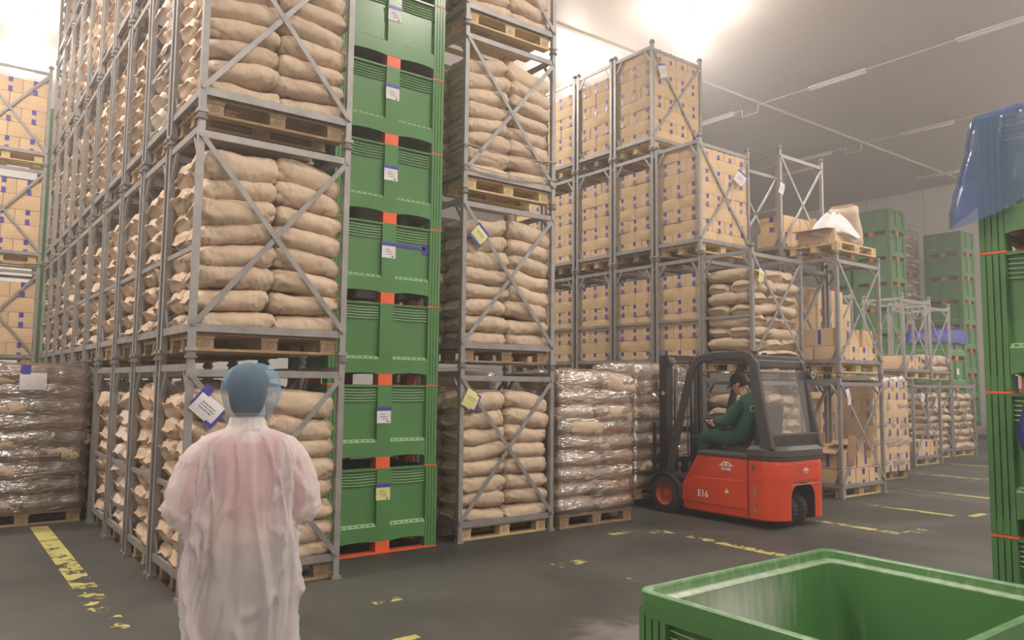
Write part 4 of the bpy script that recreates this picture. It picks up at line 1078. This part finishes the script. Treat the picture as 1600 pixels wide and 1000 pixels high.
cut.prism([(x-.04, z) for x, z in prof], -1.2, -.28, 'y'); cutter_me = cut.mesh('cutter', [M['black']])
bm1 = bmesh.new(); bm1.from_mesh(body.data); bm1.free()
cutter = bpy.data.objects.new('cutter', cutter_me); COL.objects.link(cutter); cutter.location = (8.22, 5.95, 0)
body.modifiers.clear(); bo = body.modifiers.new('arch', 'BOOLEAN'); bo.object = cutter; bo.operation = 'DIFFERENCE'; bo.solver = 'EXACT'
bpy.context.view_layer.update(); dg = bpy.context.evaluated_depsgraph_get()
newme = bpy.data.meshes.new_from_object(body.evaluated_get(dg)); body.modifiers.clear(); body.data = newme
bpy.data.objects.remove(cutter)
if len(newme.materials) < 2: newme.materials.append(M['black'])
bv = body.modifiers.new('bevel', 'BEVEL'); bv.width = .012; bv.segments = 2; bv.limit_method = 'ANGLE'
# raised side panels, seam, recess
for s_ in (-1, 1):
    x = s_*hw
    MB().prism([(.585, .20), (.57, .40), (.40, .505), (-.37, .53), (-.37, .20)], x-.006 if s_ > 0 else x-.010, x+.010 if s_ > 0 else x+.006, 'x').build('side_panel', M['red'], FK, bevel=.006)
    MB().box((x, -.40, .45), (.012, .012, .66)).build('seam', M['black'], FK)
MB().mm((-.29, -.806, .50), (.29, -.79, .512)).build('rear_ledge', M['scratch'], FK)
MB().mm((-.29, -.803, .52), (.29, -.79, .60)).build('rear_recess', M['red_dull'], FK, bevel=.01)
mb = MB(); wr_ = []
for i in range(7):
    for j in range(7):
        y = -.40-.18*j/6; z = .11+.52*i/6; mb.v.append((-hw-.0015, y, z)); wr_.append(.53+.14*abs(j/6-.5)*2+.08*abs(i/6-.4))
for i in range(6):
    for j in range(6): mb.f.append((i*7+j, i*7+j+1, (i+1)*7+j+1, (i+1)*7+j)); mb.m.append(0)
sc_ = mb.build('scrapes', M['scrape'], FK); at_ = sc_.data.attributes.new('wear', 'FLOAT', 'POINT'); at_.data.foreach_set('value', wr_)
# sill and padded top band
MB().loft([foot_ring(.785, .34, .004), foot_ring(.80, .335, .012), foot_ring(.825, .33, .008), foot_ring(.84, .32, -.02)]).build('sill', M['black_soft'], FK)
band = [Vector((x, min(y, -.34), z)) for z in (0,) for x, y, _ in foot_ring(0, -.34)]
MB().loft([foot_ring(.80, -.42, .006), foot_ring(.83, -.40, .018), foot_ring(.90, -.40, .014), foot_ring(.945, -.42, -.03)]).build('counterweight_cover', M['black_soft'], FK)
# lower chassis, footwell, console
MB().mm((-.47, .30, .12), (.47, .86, .46)).build('chassis', M['black'], FK, bevel=.02)
MB().mm((-.50, .26, .46), (.50, .80, .50)).build('footplate', M['black_soft'], FK)
MB().mm((-.2, .52, .5), (.42, .74, .98)).build('console', M['black'], FK, bevel=.03)
# overhead guard
for s_ in (-1, 1):
    x = s_*.49
    mb = MB(); pth = [(.82, .50), (.74, .85), (.60, 1.35), (.47, 1.78), (.41, 1.90), (.30, 1.975), (.10, 2.0), (-.30, 2.01), (-.40, 1.985), (-.46, 1.90), (-.53, 1.5), (-.60, 1.15), (-.65, .90)]
    wd = [.05, .045, .045, .05, .055, .05, .05, .05, .055, .065, .07, .075, .08]; rg = []
    for i, (y, z) in enumerate(pth):
        a = pth[max(0, i-1)]; b = pth[min(len(pth)-1, i+1)]; t = Vector((0, b[0]-a[0], b[1]-a[1])).normalized(); nr = Vector((0, -t.z, t.y))
        c_ = Vector((x*(1 if z < 1.8 else .97), y, z)); w2 = wd[i]; rg.append([c_+nr*w2+Vector((.03, 0, 0)), c_+nr*w2+Vector((-.03, 0, 0)), c_-nr*w2+Vector((-.03, 0, 0)), c_-nr*w2+Vector((.03, 0, 0))])
    mb.loft(rg).build('cab_pillar', M['black_soft'], FK, bevel=.014)
for y, z, w_ in ((.38, 1.96, .10), (-.42, 1.97, .12)): MB().box((0, y, z), (.96, w_, .07)).build('roof_beam', M['black_soft'], FK, bevel=.015)
for x in (-.32, -.16, 0, .16, .32): MB().box((x, -.02, 1.985), (.035, .8, .04)).build('roof_bar', M['black'], FK)
MB().box((0, -.655, 1.01), (.94, .06, .15), rot=Matrix.Rotation(.12, 3, 'X')).build('rear_cross_beam', M['black_soft'], FK, bevel=.015)
MB().box((0, -.47, 1.90), (.94, .05, .10)).build('rear_cross_beam', M['black_soft'], FK, bevel=.015)
MB().add([(-.42, -.52, 1.84), (.42, -.52, 1.84), (.42, -.63, 1.08), (-.42, -.63, 1.08), (-.42, -.526, 1.84), (.42, -.526, 1.84), (.42, -.636, 1.08), (-.42, -.636, 1.08)], [(0, 1, 2, 3), (7, 6, 5, 4)]).build('rear_window', M['window'], FK)
MB().cyl((-.40, -.42, 2.0), (-.40, -.42, 2.05), .045, 14).cyl((-.2, -.42, 2.0), (-.2, -.42, 2.035), .03, 12).build('roof_knob', M['black'], FK)
MB().lathe([(0, 0), (.055, 0), (.05, -.05), (.02, -.07), (0, -.07)], (.50, -.56, 1.78), 'y', 14).build('work_lamp', M['black'], FK, True)
MB().lathe([(0, -.005), (.045, -.005), (.045, .006), (0, .006)], (.50, -.625, 1.78), 'y', 14).build('lamp_glass', M['chrome'], FK)
mb = MB().lathe([(0, .03), (.05, .025), (.085, 0), (.085, -.01), (0, -.01)], (-.18, .18, 1.80), 'z', 18); mb.build('mirror', M['chrome'], FK, True)
# wheels
def wheel(x, y, r_, w_, nm, rim):
    p = [(r_*.60, -w_/2), (r_*.92, -w_/2), (r_, -w_/2+.025), (r_, w_/2-.025), (r_*.92, w_/2), (r_*.60, w_/2)]
    t = MB().lathe(p+[p[0]], (0, 0, 0), 'x', 36)
    for k in range(28):
        a = 2*PI*k/28; t.box((0, math.cos(a)*(r_-.001), math.sin(a)*(r_-.001)), (w_*.9, .012, .012), 0, Matrix.Rotation(a, 3, 'X'))
    o_ = t.build(nm, M['tyre'], FK, True, loc=(x, y, r_+.003))
    q = [(0, -w_*.30), (r_*.22, -w_*.30), (r_*.28, -w_*.22), (r_*.50, -w_*.18), (r_*.56, -w_*.47), (r_*.61, -w_*.49), (r_*.61, w_*.49), (r_*.5, w_*.4), (0, w_*.3)]
    if x > .3: q = [(a, -b) for a, b in q]
    MB().lathe(q, (0, 0, 0), 'x', 28).build('rim', rim, o_, True)
    return o_
M['rim_red'] = mat('orange_red_rim', (.50, .07, .03), .45)
wheel(-.455, .88, .235, .17, 'front_wheel', M['rim_red']); wheel(.455, .88, .235, .17, 'front_wheel', M['rim_red'])
wheel(-.145, -.56, .20, .13, 'rear_wheel', M['black']); wheel(.055, -.56, .20, .13, 'rear_wheel', M['black'])
for s_ in (-1, 1):
    mb = MB(); rg = []
    for k in range(11):
        a = math.radians(-5+165*k/10); r1, r2 = .262, .285; cy, cz = .88, .24
        x0, x1 = sorted((s_*.36, s_*.55)); rg.append([Vector((x0, cy-math.cos(a)*r1, cz+math.sin(a)*r1)), Vector((x1, cy-math.cos(a)*r1, cz+math.sin(a)*r1)), Vector((x1, cy-math.cos(a)*r2, cz+math.sin(a)*r2)), Vector((x0, cy-math.cos(a)*r2, cz+math.sin(a)*r2))])
    mb.loft(rg).build('fender', M['black_soft'], FK)
# mast, carriage, forks
for s_ in (-1, 1):
    MB().mm((s_*.34-.035, .97, .05), (s_*.34+.035, 1.10, 2.03)).build('mast_rail', M['black'], FK, bevel=.006)
    MB().mm((s_*.26-.03, .99, .10), (s_*.26+.03, 1.09, 1.98)).build('inner_mast_rail', M['black'], FK, bevel=.006)
    MB().cyl((s_*.17, .99, .2), (s_*.17, .99, 1.85), .028, 14).build('lift_cylinder', M['black_soft'], FK, True)
    MB().bar((s_*.12, 1.03, .3), (s_*.12, 1.03, 1.9), .022, .012, up=(0, 1, 0)).build('chain', M['rust'], FK)
    MB().mm((s_*.22-.05, 1.16, .10), (s_*.22+.05, 1.20, .62)).mm((s_*.22-.05, 1.16, .155), (s_*.22+.05, 2.12, .19)).build('fork', M['black'], FK)
    MB().mm((s_*.45-.012, 1.10, .30), (s_*.45+.012, 1.14, 1.15)).build('load_guard_bar', M['black'], FK)
for z in (.25, 1.0, 1.97): MB().mm((-.34, 1.10 if z < 1.5 else .98, z), (.34, 1.115 if z < 1.5 else 1.08, z+.07)).build('mast_crossmember', M['black'], FK)
MB().mm((-.47, 1.10, .30), (.47, 1.155, .36)).mm((-.47, 1.10, .60), (.47, 1.155, .66)).build('carriage', M['black'], FK)
MB().lathe([(0, 0), (.033, 0), (.033, .003), (0, .003)], (-.377, 1.03, 1.53), 'x', 18).build('warning_sticker', M['paper'], FK)
MB().lathe([(.024, -.001), (.033, -.001), (.033, -.0005), (.024, -.0005)], (-.378, 1.03, 1.53), 'x', 18).bar((-.379, 1.01, 1.51), (-.379, 1.05, 1.55), .006, .001).build('sticker_ring', M['orange'], FK)
MB().lathe([(0, -.02), (.06, -.02), (.06, .02), (0, .02)], (-.33, .93, 1.95), 'x', 18).build('mast_roller', M['rust'], FK, True)
# seat, steering
MB().mm((-.24, -.30, .76), (.24, .16, .90)).build('seat_cushion', M['seat'], FK, bevel=.05)
MB().box((0, -.33, 1.16), (.46, .11, .56), rot=Matrix.Rotation(.10, 3, 'X')).build('seat_back', M['seat'], FK, bevel=.045)
MB().mm((.26, -.2, .95), (.34, .16, 1.02)).build('armrest', M['seat'], FK, bevel=.02)
st = MB(); rg = []
for k in range(28):
    a = 2*PI*k/28; c_ = Vector((.0+.155*math.cos(a), .47+.13*math.sin(a), 1.13+.085*math.sin(a)))
    rg.append(c_)
st.tube(rg+[rg[0]], .013, 8); st.tube([(-.15, .47, 1.13), (0, .47, 1.12), (.15, .47, 1.13)], .010, 6); st.build('steering_wheel', M['black'], FK, True)
MB().cyl((0, .47, 1.12), (0, .62, .85), .03, 12).build('steering_column', M['black'], FK, True)
for k in range(3): MB().cyl((.22+.05*k, .42, .95), (.22+.05*k, .40, 1.08), .006, 6).cyl((.22+.05*k, .40, 1.07), (.22+.05*k, .397, 1.10), .014, 8).build('control_lever', M['black'], FK)
# lettering
RS = (PI/2, 0, -PI/2)       # reads from the -X side
text('E16', .11, (-hw-.012, .25, .31), RS, M['paper'], FK, bold=.002)
text('4', .085, (-hw-.012, -.475, .69), RS, M['ink'], FK, bold=.003)
text('Linde', .062, (-hw-.012, -.10, .648), RS, M['paper'], FK, bold=.001)
def emblem(c, s_, side):
    mb = MB(); n = 16; q = lambda u, v: (c[0], c[1]-u*s_, c[2]+v*s_) if side == 'L' else (c[0]+u*s_, c[1], c[2]+v*s_)
    up = [(-1 + 2*k/n) for k in range(n+1)]; top = lambda u: .62*(1-abs(u)**1.4)**1.3*(1 if abs(u) > .16 else .8)
    for a, b in zip(up, up[1:]):
        mb.add([q(a, 0), q(b, 0), q(b, top(b)), q(a, top(a))], [(0, 1, 2, 3)])
    o_ = mb.build('emblem', M['paper'], FK); mb = MB()
    k_ = .0015; q2 = lambda u, v: tuple(Vector(q(u, v))+(Vector((-k_, 0, 0)) if side == 'L' else Vector((0, -k_, 0))))
    for u in (-.28, .28): mb.add([q2(u-.16, .12), q2(u+.16, .12), q2(u+.10, .32), q2(u-.10, .32)], [(0, 1, 2, 3)])
    mb.add([q2(-.07, .42), q2(.07, .42), q2(0, .60)], [(0, 1, 2)])
    mb.build('emblem_cutouts', M['red'], o_)
emblem((-hw-.0115, -.10, .68), .11, 'L'); emblem((.0, -.8125, .66), .07, 'B')
text('Linde', .035, (0, -.8125, .64), (PI/2, 0, 0), M['paper'], FK)
MB().add([(-hw-.0115, -.07, .36), (-hw-.0115, -.14, .36), (-hw-.0115, -.105, .42)], [(0, 1, 2)]).build('warning_triangle', M['yellow_paper'], FK)
# green jacket thrown behind the seat
mb = MB(); rg = []
for i in range(9):
    t = i/8; r_ = []
    for j in range(22):
        a = 2*PI*j/22; w_ = .20*math.sin(PI*(.12+.8*t))**.6; f = 1+.3*noise.noise(Vector((math.cos(a)*2, math.sin(a)*2, t*4)))
        r_.append((8.22-.14+.46*t, 5.95-.565+.075*math.cos(a)*f*w_*5, .988+.055*math.sin(a)*f*w_*5))
    rg.append(r_)
tag(mb.loft(rg).build('jacket', M['overall'], None, True), 'crumpled dark green jacket lying on the back of the forklift', 'jacket')

# ------------------------------------------------------------------ people
class Skel:
    def __init__(s): s.p = []; s.r = []; s.e = []; s.n = {}
    def add(s, name, pos, r, parent=None, ry=None):
        i = len(s.p); s.p.append(Vector(pos)); s.r.append((r, ry or r)); s.n[name] = i
        if parent in s.n: s.e.append((s.n[parent], i))
        return i
    def mesh(s, sub=2, grow=0):
        me = bpy.data.meshes.new('skeleton'); me.from_pydata([tuple(p) for p in s.p], s.e, []); o_ = bpy.data.objects.new('skeleton', me); COL.objects.link(o_)
        sk = o_.modifiers.new('s', 'SKIN'); sk.use_smooth_shade = True
        if not me.skin_vertices: 
            bm = bmesh.new(); bm.from_mesh(me); bm.verts.layers.skin.verify(); bm.to_mesh(me); bm.free()
        for i, v in enumerate(me.skin_vertices[0].data): v.radius = (s.r[i][0]+grow, s.r[i][1]+grow); v.use_root = (i == 0)
        ss = o_.modifiers.new('u', 'SUBSURF'); ss.levels = sub; ss.render_levels = sub
        bpy.context.view_layer.update(); dg = bpy.context.evaluated_depsgraph_get()
        out = bpy.data.meshes.new_from_object(o_.evaluated_get(dg)); bpy.data.objects.remove(o_); return out
def hand(S_, side, wrist, fwd, palm_n, curl=.6, nm='h'):
    """five fingers leaving a palm; fwd = towards the fingertips, palm_n = out of the palm"""
    f = Vector(fwd).normalized(); n_ = Vector(palm_n).normalized(); x = f.cross(n_).normalized()*side
    W_ = Vector(wrist); S_.add(nm+'palm', W_+f*.05, .026, nm, .017)
    for k, (o_, l_) in enumerate(((-.030, .070), (-.010, .078), (.010, .074), (.029, .060))):
        b = W_+f*.088+x*o_; S_.add(nm+'k%d' % k, b, .0100, nm+'palm'); q = b; a = .15
        for j in range(3):
            a += curl*(.45, .55, .4)[j]; q = q+(f*math.cos(a)+n_*math.sin(a))*l_*(.45, .32, .23)[j]; S_.add(nm+'f%d%d' % (k, j), q, (.0092, .0085, .0075)[j], nm+('k%d' % k if j == 0 else 'f%d%d' % (k, j-1)))
    b = W_+f*.028-x*.030+n_*.008; S_.add(nm+'t0', b, .012, nm+'palm')
    S_.add(nm+'t1', b+(f*.7-x*.5+n_*.45).normalized()*.036, .0105, nm+'t0'); S_.add(nm+'t2', b+(f*.7-x*.5+n_*.45).normalized()*.036+(f*.9+n_*.4).normalized()*.028, .009, nm+'t1')
def head_mesh(c, R_, s_=1.0):
    """skull, brow, nose, lips, chin and ears; faces +Y before rotation"""
    mb = MB(); rg = []; n = 32
    #  z, half width, back depth, front depth
    prof = [(-.135, .035, .03, .045), (-.122, .048, .045, .082), (-.105, .056, .055, .092), (-.085, .062, .066, .088), (-.06, .067, .078, .090), (-.03, .071, .088, .089), (0, .074, .094, .087), (.03, .076, .098, .093), (.06, .076, .098, .090), (.09, .068, .09, .078), (.112, .050, .068, .055), (.124, .026, .036, .03), (.128, .006, .01, .008)]
    for z, w_, b_, f_ in prof:
        r_ = []
        for k in range(n):
            a = 2*PI*k/n; x = w_*math.cos(a); y = (f_ if math.sin(a) > 0 else b_)*math.sin(a); fr = max(0, math.sin(a))**12
            if -.065 < z < -.0: y += fr*.020*(1-abs(z+.035)/.035 if abs(z+.035) < .035 else 0)+(.0)
            if abs(z+.03) < .01: y += fr*.012
            if abs(z-.0) < .02: y -= .010*max(0, 1-abs(abs(x)-.032)/.02)*(math.sin(a) > 0)
            r_.append(Vector((x, y, z)))
        rg.append(r_)
    mb.loft(rg)
    for s2 in (-1, 1):
        mb.lathe([(0, .006), (.020, .004), (.026, .0), (.022, -.006), (0, -.004)], (s2*.078, -.005, -.012), 'x', 14)
        mb.lathe([(0, -.008), (.008, -.004), (.0105, 0), (.008, .004), (0, .008)], (s2*.031, .078, .004), 'y', 12)
    mb.box((0, .090, -.073), (.044, .012, .007)); mb.box((0, .089, -.083), (.036, .012, .008))
    mb.v = [tuple(Vector(c)+(R_ @ (Vector(v)*s_))) for v in mb.v]; return mb
def join_body(sk, hd, name, parent, mat_, voxel=.007):
    me = sk.mesh(); mb = MB().add([v.co.copy() for v in me.vertices], [tuple(p.vertices) for p in me.polygons]); mb.add(hd.v, hd.f)
    o_ = mb.build(name, mat_, parent, True); m_ = o_.modifiers.new('union', 'REMESH'); m_.mode = 'VOXEL'; m_.voxel_size = voxel; m_.use_smooth_shade = True; return o_
def garment(sk_pts, name, mat_, parent, grow, disp=.012):
    S_ = Skel()
    for a in sk_pts: S_.add(*a)
    me = S_.mesh(2, grow); me.name = name
    for v in me.vertices:
        nv = v.normal; q = v.co; v.co = q+nv*(disp*noise.noise(q*11)+disp*.8*noise.noise(Vector((q.x*5, q.y*5, q.z*26))))
    me.materials.clear(); me.materials.append(mat_); me.polygons.foreach_set('use_smooth', [True]*len(me.polygons)); return link(name, me, parent)

# driver, seated, facing +Y and looking down to the left
DR = empty('person', (8.17, 5.95, .90), 0, 'seated forklift driver in dark green overalls and black cap', 'person')
D = Skel(); z0 = 0
pts = [('pelvis', (0, -.08, .09), .12, None, .10), ('belly', (0, -.10, .24), .115, 'pelvis', .10), ('chest', (0, -.10, .42), .13, 'belly', .105), ('neck0', (0, -.05, .575), .06, 'chest'), ('neck', (0, .0, .65), .048, 'neck0'), ('skull', (0, .045, .74), .06, 'neck')]
for a in pts: D.add(*a)
cl = [pts[0], pts[1], pts[2], ('chest2', (0, -.09, .52), .11, 'chest'), ('neck0', (0, -.045, .60), .062, 'chest2'), ('neck1', (0, -.03, .635), .050, 'neck0')]
for s_, sn in ((-1, 'l'), (1, 'r')):
    hand_y, hand_z, hx = (.42, .285, -.12) if s_ < 0 else (.46, .26, .13)
    arm = [(sn+'sh', (s_*.17, -.08, .50), .062, 'chest'), (sn+'el', (s_*.24, .09, .29), .047, sn+'sh'), (sn+'fa', (s_*.19, .24, .275), .040, sn+'el'), (sn+'w', (hx*1.05, hand_y-.08, hand_z), .027, sn+'fa')]
    leg = [(sn+'hip', (s_*.10, .02, .085), .088, 'pelvis'), (sn+'th', (s_*.14, .26, .10), .080, sn+'hip'), (sn+'kn', (s_*.16, .50, .08), .062, sn+'th'), (sn+'sn', (s_*.15, .52, -.12), .052, sn+'kn'), (sn+'an', (s_*.14, .50, -.30), .040, sn+'sn')]
    for a in arm+leg: D.add(*a)
    D.add(sn+'heel', (s_*.14, .50, -.345), .035, sn+'an'); D.add(sn+'toe', (s_*.15, .66, -.36), .030, sn+'heel')
    cl += arm[:3]+[(sn+'cuff', (hx*1.05+0*s_, hand_y-.11, hand_z), .036, sn+'fa')]+leg
    hand(D, s_, (hx*1.05, hand_y-.08, hand_z), (-hx*.2, 1, .1), (-s_*.3, .1, -1), .9, sn+'w')
RH = Euler((-.42, 0, .35)).to_matrix(); hc = (0, .06, .765)
join_body(D, head_mesh(hc, RH, .98), 'body', DR, M['skin'])
garment(cl, 'overalls', M['overall'], DR, .032, .010)
for s_ in (-1, 1): MB().box((s_*.145, .59, -.365), (.10, .27, .08)).build('shoe', M['black'], DR, bevel=.035)
mb = MB(); rg = []
for z, r1 in ((-.05, .083), (-.02, .086), (.018, .088), (.05, .091), (.085, .086), (.118, .066), (.138, .035), (.144, .006)):
    rg.append([Vector(hc)+RH @ Vector((r1*.93*math.cos(2*PI*k/24), -.008+r1*1.14*math.sin(2*PI*k/24)*(1 if (math.sin(2*PI*k/24) < 0 or z > 0) else .35), z)) for k in range(24)])
mb.loft(rg)
pk = [Vector(hc)+RH @ Vector((x, y, z)) for x, y, z in ((-.07, .06, .024), (.07, .06, .024), (.055, .15, .006), (0, .168, .002), (-.055, .15, .006), (-.07, .06, .034), (.07, .06, .034), (.055, .15, .013), (0, .168, .009), (-.055, .15, .013))]
mb.add(pk, [(0, 1, 2, 3, 4), (9, 8, 7, 6, 5), (0, 5, 6, 1), (1, 6, 7, 2), (2, 7, 8, 3), (3, 8, 9, 4), (4, 9, 5, 0)])
mb.build('cap', M['cap'], DR, True)
mb = MB().lathe([(.032, 0), (.040, 0), (.040, .003), (.032, .003)], (0, 0, 0), 'y', 20); b_ = mb.build('back_badge', M['paper'], DR); b_.location = (-.12, -.222, .46); b_.rotation_euler = (0, 0, -.3)
# papers on the dashboard
MB_ = MB().box((0, 0, 0), (.20, .15, .006), rot=Matrix.Rotation(.5, 3, 'X')).build('clipboard', M['carton'], None, loc=(8.12, 6.36, 1.155)); tag(MB_, 'brown clipboard with a sheet held at the forklift steering wheel', 'clipboard')

# standing person seen from behind
WR = -.22
WP = empty('person', (1.17, 3.52, 0), WR, 'person seen from behind in white disposable coat and blue hair cap', 'person')
W = Skel()
wp = [('pelvis', (0, 0, .93), .12, None, .10), ('waist', (0, .0, 1.08), .115, 'pelvis', .095), ('chest', (0, .0, 1.25), .135, 'waist', .105), ('neck0', (0, .0, 1.395), .055, 'chest'), ('neck', (0, .01, 1.455), .048, 'neck0'), ('skull', (0, .02, 1.54), .06, 'neck')]
for a in wp: W.add(*a)
top = [('hem', (0, 0, .93), .125, None, .105), ('waist', (0, .0, 1.08), .115, 'hem', .095), wp[2], ('neck0', (0, 0, 1.38), .06, 'chest')]; low = [wp[0]]
for s_, sn in ((-1, 'l'), (1, 'r')):
    arm = [(sn+'sh', (s_*.145, -.005, 1.315), .055, 'chest'), (sn+'ua', (s_*.195, -.03, 1.19), .046, sn+'sh'), (sn+'el', (s_*.225, -.03, 1.07), .040, sn+'ua'), (sn+'fa', (s_*.19, .10, 1.05), .035, sn+'el'), (sn+'w', (s_*.115, .23, 1.07), .026, sn+'fa')]
    leg = [(sn+'hip', (s_*.085, 0, .86), .088, 'pelvis'), (sn+'th', (s_*.09, .01, .66), .080, sn+'hip'), (sn+'kn', (s_*.09, .02*s_, .47), .060, sn+'th'), (sn+'sn', (s_*.09, -.01+.02*s_, .28), .053, sn+'kn'), (sn+'an', (s_*.09, -.02, .10), .038, sn+'sn')]
    for a in arm+leg: W.add(*a)
    W.add(sn+'heel', (s_*.09, -.03, .045), .036, sn+'an'); W.add(sn+'toe', (s_*.10, .14, .032), .030, sn+'heel')
    hand(W, s_, (s_*.115, .23, 1.07), (-s_*.55, .8, .1), (-s_*.5, -.2, .9), .8, sn+'w')
    top += arm[:4]; low += leg
hcw = (0, .02, 1.575); RW = Euler((-.12, 0, -.15)).to_matrix()
join_body(W, head_mesh(hcw, RW, .98), 'body', WP, M['skin'])
garment(top, 'jumper', M['jumper'], WP, .014, .008); garment(low, 'trousers', M['trousers'], WP, .014, .008)
for s_ in (-1, 1): MB().box((s_*.10, .05, .038), (.10, .27, .07)).build('shoe', M['black'], WP, bevel=.03)
mb = MB(); rg = []
for z, r1 in ((-.10, .060), (-.085, .074), (-.055, .084), (-.02, .092), (.03, .097), (.075, .092), (.108, .070), (.125, .035), (.13, .006)):
    rg.append([Vector(hcw)+RW @ Vector((r1*.9*math.cos(2*PI*k/28), -.018+r1*1.1*math.sin(2*PI*k/28)*(1 if math.sin(2*PI*k/28) < 0 else .75), z)) for k in range(28)])
mb.loft(rg).build('hair', M['hair'], WP, True)
mb = MB(); rg = []; n = 72
cprof = [(-.105, .086, .0), (-.098, .094, .003), (-.090, .090, .0), (-.055, .112, .004), (-.02, .125, .006), (.02, .131, .006), (.06, .128, .005), (.095, .113, .005), (.122, .088, .005), (.138, .055, .004), (.146, .02, .002), (.147, .002, 0)]
for z, r1, g_ in cprof:
    r_ = []
    for k in range(n):
        a = 2*PI*k/n; rr_ = r1+g_*math.sin(k*PI/2*1.0+z*30)+.006*noise.noise(Vector((math.cos(a)*3, math.sin(a)*3, z*14)))
        r_.append(Vector(hcw)+Vector((.012+rr_*.97*math.cos(a), -.020+rr_*1.12*math.sin(a), z-.012)))
    rg.append(r_)
mb.loft(rg, caps=False).build('hair_cap', M['bouffant'], WP, True)['label'] = 'blue disposable hair cap'
# coat
def coat_ring(z, hw_, hd_, cy, amp, n=170, ph=0, cx=0):
    r_ = []
    for k in range(n):
        a = 2*PI*k/n; c_, s2 = math.cos(a), math.sin(a)
        w_ = math.copysign(abs(c_)**.85, c_)*hw_; d_ = math.copysign(abs(s2)**.85, s2)*hd_
        nn = noise.noise(Vector((c_*1.5, s2*1.5, z*1.3+ph)))
        f = math.sin(a*9+nn*5+z*1.5)*.55+math.sin(a*17+nn*7-z*2)*.25+1.2*noise.noise(Vector((c_*4, s2*4, z*3+ph)))
        rdg = 1-abs(noise.noise(Vector((c_*2.6+z*1.5, s2*2.6, z*2.2+ph+7))))*6; rd2 = 1-abs(noise.noise(Vector((c_*3.5-z*4, s2*3.5+z*2, z*1.1+ph+19))))*8; dd = amp*f+(.022*max(0, rdg)+.014*max(0, rd2))*min(1, amp/.010); r_.append(Vector((cx+w_+c_*dd, cy+d_+s2*dd, z)))
    return r_
prof = [(1.455, .068, .066, .005, .001), (1.43, .076, .072, .004, .002), (1.41, .088, .082, .0, .003), (1.400, .120, .098, -.002, .003), (1.38, .170, .115, -.003, .004), (1.355, .202, .126, -.004, .006), (1.30, .214, .138, -.004, .009), (1.22, .212, .146, -.004, .012), (1.12, .208, .152, -.004, .014), (1.02, .214, .158, -.005, .015), (.92, .228, .164, -.008, .016), (.82, .238, .170, -.010, .017), (.70, .240, .174, -.012, .018), (.58, .234, .174, -.012, .019), (.46, .226, .172, -.012, .020), (.34, .220, .170, -.012, .02)]
rg = []
for i in range(len(prof)-1):
    a, b = prof[i], prof[i+1]; m_ = max(1, int((a[0]-b[0])/.012))
    for q in range(m_): t = q/m_; rg.append(coat_ring(*[a[j]+(b[j]-a[j])*t for j in range(5)]))
rg.append(coat_ring(*prof[-1])); mb = MB().loft(rg, caps=False)
mb.build('coat', M['coat'], WP, True)['label'] = 'thin white see-through coat'
MB().loft([coat_ring(z, w_, w_*.95, .004, .001) for z, w_ in ((1.40, .088), (1.43, .080), (1.462, .072), (1.464, .069), (1.43, .076))], caps=False).build('collar', M['collar'], WP, True)
MB().box((.01, -.098, 1.385), (.075, .004, .06)).build('neck_tab', M['collar'], WP)
for s_ in (-1, 1):
    cp = [((s_*.135, .0, 1.31), .082), ((s_*.185, -.01, 1.275), .082), ((s_*.222, -.02, 1.20), .082), ((s_*.243, -.02, 1.12), .083), ((s_*.252, .005, 1.06), .083), ((s_*.235, .07, 1.035), .078), ((s_*.20, .14, 1.04), .068), ((s_*.165, .20, 1.055), .056), ((s_*.135, .225, 1.062), .038)]
    P = []; 
    for i in range(len(cp)-1):
        for q in range(7): t = q/7; P.append((Vector(cp[i][0]).lerp(Vector(cp[i+1][0]), t), cp[i][1]+(cp[i+1][1]-cp[i][1])*t))
    P.append((Vector(cp[-1][0]), cp[-1][1])); mb = MB(); rg = []; n = 60
    for i, (c_, r_) in enumerate(P):
        t = (P[min(i+1, len(P)-1)][0]-P[max(i-1, 0)][0]).normalized(); u = Vector((0, 1, 0)) if abs(t.y) < .8 else Vector((0, 0, 1)); a_ = t.cross(u).normalized(); b_ = t.cross(a_)
        ring = []
        for k in range(n):
            an = 2*PI*k/n; d = 1+.10*noise.noise(Vector((math.cos(an)*2.2, math.sin(an)*2.2, i*.17+s_*9)))+.05*math.sin(an*5+i*.35)+.09*max(0, 1-6*abs(noise.noise(Vector((math.cos(an)*2, math.sin(an)*2+i*.12, i*.11+3)))))+.05*noise.noise(Vector((math.cos(an)*6, math.sin(an)*6, i*.4)))
            ring.append(c_+(a_*math.cos(an)+b_*math.sin(an))*r_*d)
        rg.append(ring)
    mb.loft(rg, caps=False).build('sleeve', M['coat'], WP, True)

flush_sacks(); flush_cartons()
